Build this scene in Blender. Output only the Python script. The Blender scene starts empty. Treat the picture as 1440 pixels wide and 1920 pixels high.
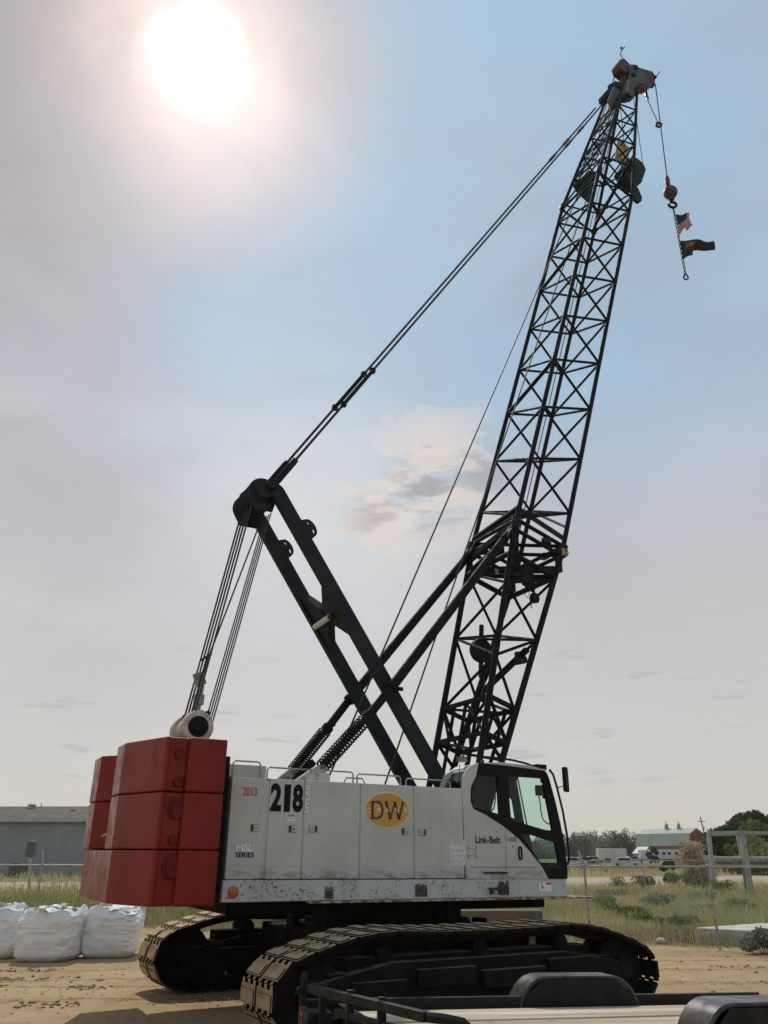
import bpy, bmesh, math, random
import numpy as np
from mathutils import Vector, Matrix
R = math.radians
random.seed(7); RNG = np.random.default_rng(11)
scn = bpy.context.scene
col = scn.collection

# ------------------------------------------------------------------ camera
F = 1490.0; PITCH = R(23.25); CH = 2.1
cd = bpy.data.cameras.new('camera'); cam = bpy.data.objects.new('camera', cd); col.objects.link(cam)
cd.sensor_fit = 'VERTICAL'; cd.sensor_height = 24.0; cd.lens = F / 1920 * 24.0
cd.clip_end = 5000; cd.clip_start = 0.05
cam.location = (0, 0, CH); cam.rotation_euler = (math.pi / 2 + PITCH, 0, 0)
scn.camera = cam

# ------------------------------------------------------------------ view, sun and sky
scn.view_settings.view_transform = 'Standard'; scn.view_settings.look = 'None'
scn.view_settings.exposure = 0.0; scn.view_settings.gamma = 1.0
SUN = Vector((-0.19964, 0.58836, 0.78357)).normalized()
SUN_EL = math.asin(SUN.z); SUN_AZ = math.atan2(SUN.x, SUN.y)
sl = bpy.data.lights.new('sun', 'SUN'); sl.energy = 2.6; sl.angle = R(0.8); sl.color = (1.0, 0.93, 0.82)
so = bpy.data.objects.new('sun', sl); col.objects.link(so); so.location = (-8, 20, 40)
so.rotation_euler = (-SUN).to_track_quat('-Z', 'Y').to_euler()

w = bpy.data.worlds.new('World'); scn.world = w; w.use_nodes = True
nt = w.node_tree; nt.nodes.clear()
def N(t, **k):
    n = nt.nodes.new(t)
    for a, b in k.items(): setattr(n, a, b)
    return n
def L(a, b): nt.links.new(a, b)
def setin(s, v):
    if hasattr(v, 'is_linked') or isinstance(v, bpy.types.NodeSocket): L(v, s)
    else: s.default_value = v
def mth(op, a, b=0.0, c=None, clamp=False):
    n = N('ShaderNodeMath', operation=op, use_clamp=clamp)
    setin(n.inputs[0], a); setin(n.inputs[1], b)
    if c is not None: setin(n.inputs[2], c)
    return n.outputs[0]
def mrange(v, a, b, c=0.0, d=1.0):
    n = N('ShaderNodeMapRange', interpolation_type='SMOOTHSTEP')
    setin(n.inputs[0], v)
    for i, q in enumerate((a, b, c, d)): n.inputs[i + 1].default_value = q
    return n.outputs[0]
def vmul(a, s):
    n = N('ShaderNodeVectorMath', operation='SCALE'); L(a, n.inputs[0]); setin(n.inputs[3], s); return n.outputs[0]
def dotv(a, v):
    n = N('ShaderNodeVectorMath', operation='DOT_PRODUCT'); L(a, n.inputs[0]); n.inputs[1].default_value = v; return n.outputs[1]
def cmix(f, a, b, blend='MIX'):
    n = N('ShaderNodeMix', data_type='RGBA', blend_type=blend)
    setin(n.inputs[0], f); setin(n.inputs[6], a); setin(n.inputs[7], b); return n.outputs[2]
def noise(vec, scale, detail=4, rough=.55, dist=0.0):
    n = N('ShaderNodeTexNoise'); L(vec, n.inputs['Vector']); n.inputs['Scale'].default_value = scale
    n.inputs['Detail'].default_value = detail; n.inputs['Roughness'].default_value = rough; n.inputs['Distortion'].default_value = dist
    return n.outputs[0]
def mapping(vec, scale, rot=(0, 0, 0)):
    n = N('ShaderNodeMapping'); L(vec, n.inputs[0]); n.inputs['Scale'].default_value = scale; n.inputs['Rotation'].default_value = rot
    return n.outputs[0]
tc = N('ShaderNodeTexCoord'); D = tc.outputs['Generated']
sep = N('ShaderNodeSeparateXYZ'); L(D, sep.inputs[0]); DX, DY, DZ = sep.outputs
ang = mth('MULTIPLY', mth('ARCCOSINE', mth('MINIMUM', dotv(D, SUN), 0.99999)), 180 / math.pi)
def patch(dirv, r0, r1): return mrange(mth('MULTIPLY', mth('ARCCOSINE', mth('MINIMUM', dotv(D, Vector(dirv).normalized()), .99999)), 180 / math.pi), r1, r0)
def pxdir(x, y):
    a = (x - 720) / F; b = (960 - y) / F
    return (a, math.cos(PITCH) - b * math.sin(PITCH), math.sin(PITCH) + b * math.cos(PITCH))
# thin veil of smoky cloud near the sun, bluer sky away from it
blue_dir = Vector((0.62, 0.55, 0.56)).normalized()
wisp = noise(mapping(D, (1.2, 1.2, 3.2), (0.3, 0.5, 0.2)), 2.2, 6, .58, .5)
bl = mth('MULTIPLY', mrange(ang, 7, 15), mrange(DX, -.40, -.15))
bl = mth('ADD', bl, mth('MULTIPLY', mth('SUBTRACT', wisp, .5), 1.1))
bl = mth('MULTIPLY', mth('MULTIPLY', bl, mrange(DX, .12, .5, 1.0, .74)), mrange(DZ, .20, .58), clamp=True)
veil = noise(mapping(D, (1, 1, 2.4), (0.1, 0.7, 0.4)), 3.1, 5, .55, .4)
grey = cmix(mrange(veil, .3, .7), (.470, .445, .462, 1), (.605, .580, .610, 1))
c0 = cmix(bl, grey, (.375, .550, .700, 1))
c0 = cmix(mrange(DZ, .55, .12), c0, (.605, .565, .515, 1))
c0 = cmix(mth('MULTIPLY', patch(pxdir(560, 1000), 1, 19), .8), c0, (.755, .755, .735, 1))
dk = mth('MULTIPLY', mrange(DX, -.16, -.40), mrange(DZ, .45, .70))
c0 = cmix(mth('MULTIPLY', dk, .68), c0, (.27, .24, .22, 1))
# broad cumulus patch and low dark streaks
cn = noise(mapping(D, (1, 1, 3.0), (0, .25, 0.3)), 9.5, 8, .62, .3)
pm1 = mth('MAXIMUM', patch(pxdir(820, 900), .5, 8.5), mth('MULTIPLY', patch(pxdir(725, 960), .5, 6.5), .95))
cl = mth('MULTIPLY', mrange(mth('ADD', cn, mth('MULTIPLY', pm1, .12)), .53, .585), pm1)
c0 = cmix(mth('MULTIPLY', cl, .95), c0, (.82, .71, .61, 1))
cn2 = noise(mapping(D, (1, 1, 3.4), (0, .25, 1.3)), 13, 8, .62, .25)
pm2 = mth('MAXIMUM', patch(pxdir(800, 925), .3, 4.2), mth('MAXIMUM', mth('MULTIPLY', patch(pxdir(905, 880), .2, 3.4), .8), mth('MULTIPLY', patch(pxdir(710, 970), .2, 3.2), .7)))
c0 = cmix(mth('MULTIPLY', mth('MULTIPLY', mrange(cn2, .44, .57), pm2), .85), c0, (.40, .34, .315, 1))
st = noise(mapping(D, (1, 1, 7.5)), 9.0, 6, .55, .2)
lowband = mth('MULTIPLY', mrange(DZ, .05, .10), mrange(DZ, .30, .16))
c0 = cmix(mth('MULTIPLY', mth('MULTIPLY', mrange(st, .60, .70), lowband), .6), c0, (.40, .39, .41, 1))
hi = mth('MULTIPLY', mrange(noise(mapping(D, (1, 1, 2), (0, .4, .1)), 1.7, 6, .6, .3), .45, .7), mrange(ang, 60, 22))
c0 = cmix(mth('MULTIPLY', hi, .35), c0, (.36, .335, .335, 1))
# glare of the hazy sun itself
def gauss(a, s): return mth('POWER', math.e, mth('MULTIPLY', mth('POWER', mth('DIVIDE', a, s), 2.0), -1.0))
c0 = cmix(mth('MULTIPLY', gauss(ang, 10.0), .09), c0, (.80, .70, .63, 1))
halo = N('ShaderNodeMix', data_type='RGBA', blend_type='ADD'); halo.inputs[0].default_value = 1
L(c0, halo.inputs[6]); hv = N('ShaderNodeCombineColor')
g1 = mth('MULTIPLY', gauss(ang, 5.8), mrange(noise(mapping(D, (1, 1, 1.6), (.4, .1, .2)), 6.5, 5, .6, .6), .2, .8, .55, 1.45)); g2 = mth('MULTIPLY', gauss(ang, 1.68), mrange(noise(mapping(D, (1, 1, 1.3), (.2, .5, .9)), 16, 4, .6, .8), .3, .7, .55, 1.5))
for i, (p, q) in enumerate(((.56, 5), (.37, 5), (.25, 4.6))):
    L(mth('ADD', mth('MULTIPLY', g1, p), mth('MULTIPLY', g2, q)), hv.inputs[i])
L(hv.outputs[0], halo.inputs[7])
sky = N('ShaderNodeTexSky', sky_type='NISHITA'); sky.sun_disc = False
sky.sun_elevation = SUN_EL; sky.sun_rotation = SUN_AZ
sky.air_density = 1.0; sky.dust_density = 1.0
b1 = N('ShaderNodeBackground'); L(vmul(sky.outputs[0], .35), b1.inputs[0]); b1.inputs[1].default_value = 0.05
b2 = N('ShaderNodeBackground'); L(halo.outputs[2], b2.inputs[0]); b2.inputs[1].default_value = 0.86
ad = N('ShaderNodeAddShader'); L(b1.outputs[0], ad.inputs[0]); L(b2.outputs[0], ad.inputs[1])
ow = N('ShaderNodeOutputWorld'); L(ad.outputs[0], ow.inputs[0])

# ------------------------------------------------------------------ geometry of the view (used to measure positions)
Cc = np.array([0, 0, CH])
def ray(x, y): return np.array(pxdir(x, y))
def at(x, y, Y):
    r = ray(x, y); return Vector(Cc + r * (Y / r[1]))
def ground(x, y, z=0.0):
    r = ray(x, y); return Vector(Cc + r * ((z - CH) / r[2]))
CO = np.array([0.018, 14.674, 0.0]); TH = R(62.3); AL = R(.5)
_ux = np.array([math.sin(TH), math.cos(TH), 0]); _uz = np.array([0, 0, 1.0])
AX = _ux * math.cos(AL) - _uz * math.sin(AL); AZ = _uz * math.cos(AL) + _ux * math.sin(AL); AY = np.cross(AZ, AX)
AM = np.array([AX, AY, AZ])
def U(x, y, s):                                # point of the crane's own frame on the upright plane at sideways offset s
    r = AM @ ray(x, y); o = AM @ (Cc - CO); t = (s - o[1]) / r[1]; return Vector(o + r * t)
def UX(x, y, a):
    r = AM @ ray(x, y); o = AM @ (Cc - CO); t = (a - o[0]) / r[0]; return Vector(o + r * t)
def UZ(x, y, z):
    r = AM @ ray(x, y); o = AM @ (Cc - CO); t = (z - o[2]) / r[2]; return Vector(o + r * t)
def wor(q): return Vector(CO + np.array(q) @ AM)

# ------------------------------------------------------------------ materials
def material(name, build):
    global nt
    m = bpy.data.materials.new(name); m.use_nodes = True
    nt = m.node_tree; nt.nodes.clear()
    out = N('ShaderNodeOutputMaterial'); build(out); return m
def paint(name, c1, c2=None, scale=3.0, rough=.5, metal=0.0, bump=.0, bscale=60., lo=.4, hi=.65, chips=None, chipamt=.66, chipscale=14, spec=.5, detail=6, coat=0.0, aniso=(1, 1, 1)):
    def b(out):
        t = N('ShaderNodeTexCoord').outputs['Object']
        t2 = mapping(t, aniso)
        p = N('ShaderNodeBsdfPrincipled'); L(p.outputs[0], out.inputs[0])
        p.inputs['Roughness'].default_value = rough; p.inputs['Metallic'].default_value = metal
        p.inputs['Specular IOR Level'].default_value = spec; p.inputs['Coat Weight'].default_value = coat
        c = (*c1, 1)
        if c2: c = cmix(mrange(noise(t2, scale, detail, .6), lo, hi), (*c1, 1), (*c2, 1))
        if chips:
            f = mth('MULTIPLY', mrange(noise(t, chipscale, 3, .6), chipamt, chipamt + .03), mrange(noise(t, chipscale * .12, 2), .42, .55))
            c = cmix(f, c, (*chips, 1))
        setin(p.inputs['Base Color'], c)
        rr = mrange(noise(t, scale * 2.3, 4), .3, .7, max(rough - .1, .05), min(rough + .12, 1)); L(rr, p.inputs['Roughness'])
        if bump:
            bn = N('ShaderNodeBump'); bn.inputs['Strength'].default_value = bump; bn.inputs['Distance'].default_value = .02
            L(noise(t, bscale, 5, .6), bn.inputs['Height']); L(bn.outputs[0], p.inputs['Normal'])
    return material(name, b)
def leaf(name, c, tr=.35, c2=None):
    def b(out):
        t = N('ShaderNodeTexCoord').outputs['Object']
        cc = (*c, 1)
        if c2: cc = cmix(mrange(noise(t, 1.1, 3), .38, .62), (*c, 1), (*c2, 1))
        d = N('ShaderNodeBsdfDiffuse'); setin(d.inputs[0], cc)
        q = N('ShaderNodeBsdfTranslucent'); setin(q.inputs[0], cc)
        mx = N('ShaderNodeMixShader'); mx.inputs[0].default_value = tr
        L(d.outputs[0], mx.inputs[1]); L(q.outputs[0], mx.inputs[2]); L(mx.outputs[0], out.inputs[0])
    return material(name, b)
def glass(name, tint, gl=.1, rough=.03):
    def b(out):
        t = N('ShaderNodeBsdfTransparent'); t.inputs[0].default_value = (*tint, 1)
        g = N('ShaderNodeBsdfGlossy'); g.inputs['Roughness'].default_value = rough
        f = N('ShaderNodeLayerWeight'); f.inputs[0].default_value = .5
        mx = N('ShaderNodeMixShader'); L(mth('ADD', mth('MULTIPLY', mth('POWER', f.outputs[1], 5.0), .5), gl + .02, clamp=True), mx.inputs[0])
        L(t.outputs[0], mx.inputs[1]); L(g.outputs[0], mx.inputs[2]); L(mx.outputs[0], out.inputs[0])
    return material(name, b)
MT = {}
def body_paint(out):
    t = N('ShaderNodeTexCoord').outputs['Object']; sp = N('ShaderNodeSeparateXYZ'); L(t, sp.inputs[0])
    p = N('ShaderNodeBsdfPrincipled'); L(p.outputs[0], out.inputs[0])
    c = cmix(mrange(noise(t, 1.6, 6, .6), .35, .65), (.485, .51, .475, 1), (.43, .45, .415, 1))
    st_ = noise(mapping(t, (9, 9, .5)), 1.0, 4, .6); c = cmix(mth('MULTIPLY', mrange(st_, .52, .75), .35), c, (.33, .335, .30, 1))
    g_ = mth('MULTIPLY', mrange(sp.outputs[2], 1.93, 1.76), mrange(noise(mapping(t, (2.2, 2.2, 7)), 1.5, 6, .7), .42, .62)); c = cmix(mth('MULTIPLY', g_, .8), c, (.16, .15, .125, 1))
    ch = mth('MULTIPLY', mrange(noise(t, 13, 3, .6), .70, .73), mrange(noise(t, 1.1, 2), .42, .6)); c = cmix(ch, c, (.13, .11, .09, 1))
    setin(p.inputs['Base Color'], c); L(mrange(noise(t, 5, 4), .3, .7, .34, .55), p.inputs['Roughness'])
    bn = N('ShaderNodeBump'); bn.inputs['Strength'].default_value = .05; bn.inputs['Distance'].default_value = .02; L(noise(t, 2.4, 3), bn.inputs['Height']); L(bn.outputs[0], p.inputs['Normal'])
MT['grey'] = material('light_grey_body_paint', body_paint)
MT['grey_plain'] = paint('light_grey_paint', (.47, .495, .465), (.43, .45, .415), 2.2, .42, chips=(.17, .16, .14), chipamt=.73, chipscale=11, bump=.03, bscale=9)
MT['skirt'] = paint('chipped_grey_paint', (.46, .50, .50), (.38, .40, .39), 3, .5, chips=(.07, .06, .052), chipamt=.583, chipscale=24, bump=.05)
MT['rust'] = paint('rusty_edge_steel', (.17, .075, .04), (.42, .36, .27), 7, .8, bump=.3, lo=.42, hi=.6)
MT['seam'] = paint('dark_seam', (.03, .03, .03), rough=.8)
MT['red'] = paint('worn_red_paint', (.165, .009, .007), (.215, .013, .010), 1.7, .33, bump=.05, bscale=34, chips=(.06, .02, .016), chipamt=.67, chipscale=16, spec=.22, aniso=(1, 1, .35))
MT['redh'] = paint('head_red_paint', (.065, .015, .013), (.045, .012, .010), 4, .6)
MT['dgrey'] = paint('dirty_plate', (.075, .08, .082), (.04, .04, .04), 5, .6)
MT['redd'] = paint('faded_red_paint', (.125, .010, .008), (.10, .009, .007), 4, .5, spec=.2, bump=.1)
MT['black'] = paint('black_green_paint', (.006, .0085, .011), (.010, .0125, .014), 3, .7, spec=.16, bump=.05, bscale=20)
MT['mast'] = paint('dark_blue_black_paint', (.011, .017, .022), (.019, .025, .029), 2.5, .6, spec=.2, bump=.05, chips=(.06, .04, .03), chipamt=.7)
MT['under'] = paint('greasy_and_shade_black_steel', (.004, .004, .0036), (.010, .0085, .0065), 4, .85, spec=.2, bump=.3, bscale=18)  # greasy undercarriage black; on the track shoes it also paints in shade
MT['ledge'] = paint('painted_light_ledge', (.16, .13, .095), (.07, .055, .04), 5, .9)  # light caught by the ledge tops, put into the colour
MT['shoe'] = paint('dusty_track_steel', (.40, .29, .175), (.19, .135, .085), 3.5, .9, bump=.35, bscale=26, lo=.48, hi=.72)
MT['rope'] = paint('wire_rope', (.02, .02, .021), (.045, .043, .04), 30, .5, metal=.4)
MT['steel'] = paint('grey_steel', (.28, .28, .27), (.18, .17, .16), 5, .5, metal=.3)
MT['greyp'] = paint('pale_grey_plate', (.33, .36, .36), (.20, .20, .19), 5, .6)
MT['cream'] = paint('dirty_cream_steel', (.56, .52, .44), (.30, .25, .19), 3, .7, bump=.2)
MT['spring'] = paint('spring_steel', (.012, .011, .011), (.03, .022, .017), 6, .6, spec=.25)
MT['glass'] = glass('green_tinted_glass', (.86, .975, .93), .0)
MT['glassd'] = glass('dark_rear_glass', (.55, .68, .68), .05)
MT['rubber'] = paint('black_rubber', (.009, .009, .009), rough=.65, spec=.2)
MT['orange'] = paint('amber_lens', (.50, .11, .02), (.38, .08, .02), 20, .25, bump=.1, bscale=90)
MT['tblack'] = paint('decal_black', (.007, .007, .008), rough=.5, spec=.12)
MT['twhite'] = paint('decal_white', (.72, .72, .70), rough=.5)
MT['tred'] = paint('decal_red', (.42, .04, .03), rough=.5)
MT['tgold'] = paint('decal_gold', (.56, .30, .055), (.50, .26, .05), 5, .5)
MT['tbrown'] = paint('decal_brown', (.035, .012, .010), rough=.5)
MT['paper'] = paint('chart_paper', (.62, .62, .63), (.54, .54, .55), 6, .7)
MT['chart'] = paint('chart_ink', (.33, .33, .36), rough=.7)
MT['tin'] = paint('galvanised_steel', (.36, .37, .36), (.24, .24, .23), 5, .5, metal=.35)
MT['trail'] = paint('trailer_black', (.005, .006, .006), (.014, .013, .011), 5, .5, spec=.25, bump=.1)
MT['trailtop'] = paint('dusty_black_fender', (.022, .022, .021), (.06, .056, .05), 3, .34, bump=.06, bscale=15)
MT['wood'] = paint('weathered_deck_board', (.50, .44, .34), (.34, .29, .21), 2.5, .8, bump=.2, aniso=(.15, 1.6, 1), detail=8)
for i_, (c_, d_) in enumerate((((.56, .49, .37), (.40, .33, .23)), ((.48, .41, .30), (.33, .27, .19)), ((.60, .54, .43), (.44, .37, .27)))): MT['wood%d' % i_] = paint('weathered_deck_board', c_, d_, 2.2, .8, bump=.25, aniso=(.18, 2.2, 1), detail=8, lo=.36, hi=.6, chips=(.20, .16, .12), chipamt=.66, chipscale=5)
MT['vehicle_white'] = paint('dull_white_vehicle', (.52, .52, .51), (.44, .44, .43), 1, .5)
MT['timber'] = paint('weathered_timber', (.17, .125, .08), (.10, .075, .05), 3, .85, bump=.3, aniso=(.2, 2, 2))
MT['conc'] = paint('pale_concrete', (.56, .54, .50), (.42, .40, .36), 3, .85, bump=.2)
MT['bag'] = paint('woven_white_sack', (.79, .795, .80), (.66, .67, .68), 2.5, .75, bump=.25, bscale=16, aniso=(1, 1, 2.2))
MT['bagin'] = paint('cream_sack_lining', (.62, .55, .43), (.52, .45, .34), 4, .8, bump=.3, bscale=10)
MT['dirtbrown'] = paint('grime', (.05, .042, .034), (.09, .075, .06), 12, .9)
MT['navy'] = paint('flag_navy', (.012, .016, .05), rough=.8)
MT['fred'] = paint('flag_red', (.30, .03, .03), rough=.8)
MT['fwhite'] = paint('flag_white', (.50, .46, .45), rough=.8)
MT['fblack'] = paint('flag_black', (.012, .011, .012), (.03, .028, .028), 9, .8)
MT['fgold'] = paint('flag_gold', (.23, .12, .04), (.02, .015, .012), 6, .8)
MT['ball'] = paint('oxide_red_ball', (.075, .022, .02), (.045, .016, .014), 6, .5)

# ------------------------------------------------------------------ mesh helpers
class MB:
    def __init__(s): s.v = []; s.f = []; s.m = []
    def add(s, vs, fs, mi=0):
        o = len(s.v); s.v += [tuple(p) for p in vs]; s.f += [tuple(i + o for i in f) for f in fs]; s.m += [mi] * len(fs)
    def box(s, c, d, rot=None, mi=0):
        c = Vector(c); h = Vector(d) / 2; vs = []
        for z in (-1, 1):
            for x, y in ((-1, -1), (1, -1), (1, 1), (-1, 1)):
                p = Vector((x * h.x, y * h.y, z * h.z)); vs.append(c + (rot @ p if rot else p))
        s.add(vs, [(3, 2, 1, 0), (4, 5, 6, 7), (0, 1, 5, 4), (1, 2, 6, 5), (2, 3, 7, 6), (3, 0, 4, 7)], mi)
    def beam(s, p, q, wd, ht, mi=0, up=(0, 0, 1)):
        p = Vector(p); q = Vector(q); z = (q - p); l = z.length; z.normalize()
        x = Vector(up).cross(z)
        if x.length < 1e-4: x = Vector((1, 0, 0)).cross(z)
        x.normalize(); y = z.cross(x)
        s.box((p + q) / 2, (wd, ht, l), Matrix((x, y, z)).transposed(), mi)
    def tube(s, p, q, r, n=8, mi=0, r2=None, cap=True):
        p = Vector(p); q = Vector(q); z = (q - p).normalized(); r2 = r if r2 is None else r2
        x = z.orthogonal().normalized(); y = z.cross(x); vs = []
        for c, rr in ((p, r), (q, r2)):
            for i in range(n):
                a = 2 * math.pi * i / n; vs.append(c + (x * math.cos(a) + y * math.sin(a)) * rr)
        fs = [(i, (i + 1) % n, n + (i + 1) % n, n + i) for i in range(n)]
        if cap: fs += [tuple(range(n - 1, -1, -1)), tuple(range(n, 2 * n))]
        s.add(vs, fs, mi)
    def path(s, pts, r, n=6, mi=0, closed=False):
        pts = [Vector(p) for p in pts]; k = len(pts); vs = []; fs = []; x = None
        for i, p in enumerate(pts):
            a = pts[i - 1] if (i or closed) else p; b = pts[(i + 1) % k] if (i < k - 1 or closed) else p
            z = (b - a).normalized()
            x = (x - z * x.dot(z)).normalized() if x is not None else z.orthogonal().normalized()
            y = z.cross(x)
            vs += [p + (x * math.cos(2 * math.pi * j / n) + y * math.sin(2 * math.pi * j / n)) * r for j in range(n)]
        for i in range(k if closed else k - 1):
            i2 = (i + 1) % k
            fs += [(i * n + j, i * n + (j + 1) % n, i2 * n + (j + 1) % n, i2 * n + j) for j in range(n)]
        if not closed: fs += [tuple(range(n - 1, -1, -1)), tuple((k - 1) * n + j for j in range(n))]
        s.add(vs, fs, mi)
    def prism(s, poly, w0, w1, fn, mi=0):
        n = len(poly); vs = [fn(u, v, w0) for u, v in poly] + [fn(u, v, w1) for u, v in poly]
        fs = [tuple(range(n - 1, -1, -1)), tuple(range(n, 2 * n))] + [(i, (i + 1) % n, n + (i + 1) % n, n + i) for i in range(n)]
        s.add(vs, fs, mi)
    def lathe(s, c, axis, prof, n=20, mi=0):
        c = Vector(c); z = Vector(axis).normalized(); x = z.orthogonal().normalized(); y = z.cross(x); vs = []; k = len(prof)
        for h, r in prof:
            vs += [c + z * h + (x * math.cos(2 * math.pi * j / n) + y * math.sin(2 * math.pi * j / n)) * max(r, 1e-4) for j in range(n)]
        fs = [(i * n + j, i * n + (j + 1) % n, (i + 1) * n + (j + 1) % n, (i + 1) * n + j) for i in range(k - 1) for j in range(n)]
        fs += [tuple(range(n - 1, -1, -1)), tuple((k - 1) * n + j for j in range(n))]
        s.add(vs, fs, mi)
    def build(s, name, mats, parent=None, bevel=0.0, smooth=True, seg=2):
        me = bpy.data.meshes.new(name); me.from_pydata(s.v, [], s.f)
        if not isinstance(mats, (list, tuple)): mats = [mats]
        for m in mats: me.materials.append(MT[m] if isinstance(m, str) else m)
        me.polygons.foreach_set('material_index', s.m)
        bm = bmesh.new(); bm.from_mesh(me); bmesh.ops.recalc_face_normals(bm, faces=bm.faces); bm.to_mesh(me); bm.free()
        if smooth:
            me.shade_smooth(); me.set_sharp_from_angle(angle=R(38))
        o = bpy.data.objects.new(name, me); col.objects.link(o)
        if parent: o.parent = parent
        if bevel:
            b = o.modifiers.new('bevel', 'BEVEL'); b.width = bevel; b.segments = seg; b.limit_method = 'ANGLE'; b.angle_limit = R(40)
        return o
def fast_mesh(name, V, Fc, mi, mats, parent=None):
    me = bpy.data.meshes.new(name); k = Fc.shape[1]
    me.vertices.add(len(V)); me.vertices.foreach_set('co', V.astype(np.float32).ravel())
    me.loops.add(Fc.size); me.loops.foreach_set('vertex_index', Fc.astype(np.int32).ravel())
    me.polygons.add(len(Fc)); me.polygons.foreach_set('loop_start', np.arange(0, Fc.size, k, dtype=np.int32))
    for m in mats: me.materials.append(m)
    me.polygons.foreach_set('material_index', mi.astype(np.int32)); me.update(calc_edges=True)
    o = bpy.data.objects.new(name, me); col.objects.link(o)
    if parent: o.parent = parent
    return o
def tag(o, label=None, cat=None, group=None, kind=None):
    if label: o['label'] = label
    if cat: o['category'] = cat
    if group: o['group'] = group
    if kind: o['kind'] = kind
    return o
def empty(name, loc=(0, 0, 0), rz=0.0):
    o = bpy.data.objects.new(name, None); col.objects.link(o); o.location = loc; o.rotation_euler = (0, 0, rz); o.empty_display_size = .3; return o
def copy_tree(o, parent=None):
    c = o.copy(); col.objects.link(c); c.parent = parent
    for ch in list(o.children): copy_tree(ch, c)
    return c
def curve_mesh(cv):
    tmp = bpy.data.objects.new('tmp', cv); col.objects.link(tmp)
    me = bpy.data.meshes.new_from_object(tmp.evaluated_get(bpy.context.evaluated_depsgraph_get()))
    bpy.data.objects.remove(tmp); bpy.data.curves.remove(cv); return me
def round_poly(pts, r=.03, n=4):
    out = []; k = len(pts); pts = [Vector((p[0], p[1])) for p in pts]
    for i in range(k):
        a, b, c = pts[i - 1], pts[i], pts[(i + 1) % k]
        d1 = (a - b); d2 = (c - b); rr = min(r, d1.length * .45, d2.length * .45)
        p = b + d1.normalized() * rr; q = b + d2.normalized() * rr
        for j in range(n + 1):
            t = j / n; out.append(p * (1 - t) ** 2 + b * 2 * t * (1 - t) + q * t * t)
    return out
def plate(name, outline, holes, s, th, mat, parent, sign=-1):
    """flat sheet in the crane's upright long plane, with holes; s is its outer face"""
    cv = bpy.data.curves.new(name, 'CURVE'); cv.dimensions = '2D'; cv.fill_mode = 'BOTH'; cv.extrude = th / 2
    for poly in [outline] + holes:
        sp = cv.splines.new('POLY'); sp.points.add(len(poly) - 1); sp.use_cyclic_u = True
        for p, q in zip(sp.points, poly): p.co = (q[0], q[1], 0, 1)
    me = curve_mesh(cv)
    for v in me.vertices: v.co = (v.co.x, s - sign * th / 2 + sign * v.co.z, v.co.y)
    me.materials.clear(); me.materials.append(MT[mat])
    bm = bmesh.new(); bm.from_mesh(me); bmesh.ops.remove_doubles(bm, verts=bm.verts, dist=1e-4); bmesh.ops.recalc_face_normals(bm, faces=bm.faces); bm.to_mesh(me); bm.free()
    for p in me.polygons: p.use_smooth = False
    o = bpy.data.objects.new(name, me); col.objects.link(o); o.parent = parent; return o
def lettering(name, body, box, s, mat, parent, bold=0.0, turn=False, shear=0.0, spacing=1.0, th=.003, fn=None):
    """raised vinyl letters fitted into box=(a0,z0,a1,z1) on the side plane s"""
    cv = bpy.data.curves.new(name, 'FONT'); cv.body = body; cv.size = 1; cv.offset = bold; cv.extrude = .5; cv.shear = shear; cv.space_character = spacing; cv.resolution_u = 4
    me = curve_mesh(cv)
    co = np.array([v.co[:] for v in me.vertices])
    if turn: co = np.stack([-co[:, 1], co[:, 0], co[:, 2]], 1)
    lo = co.min(0); hi = co.max(0)
    a = box[0] + (co[:, 0] - lo[0]) / (hi[0] - lo[0]) * (box[2] - box[0]); z = box[1] + (co[:, 1] - lo[1]) / (hi[1] - lo[1]) * (box[3] - box[1])
    for v, aa, zz, dd in zip(me.vertices, a, z, co[:, 2]):
        v.co = fn(aa, zz, (dd + .5) * th) if fn else (aa, s - (dd + .5) * th, zz)
    me.materials.clear(); me.materials.append(MT[mat])
    bm = bmesh.new(); bm.from_mesh(me); bmesh.ops.recalc_face_normals(bm, faces=bm.faces); bm.to_mesh(me); bm.free()
    o = bpy.data.objects.new(name, me); col.objects.link(o); o.parent = parent; return o
def UB(x0, y0, x1, y1, s):                      # pixel box -> (a0,z0,a1,z1)
    p = U(x0, y1, s); q = U(x1, y0, s); return (p.x, p.z, q.x, q.z)

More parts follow.
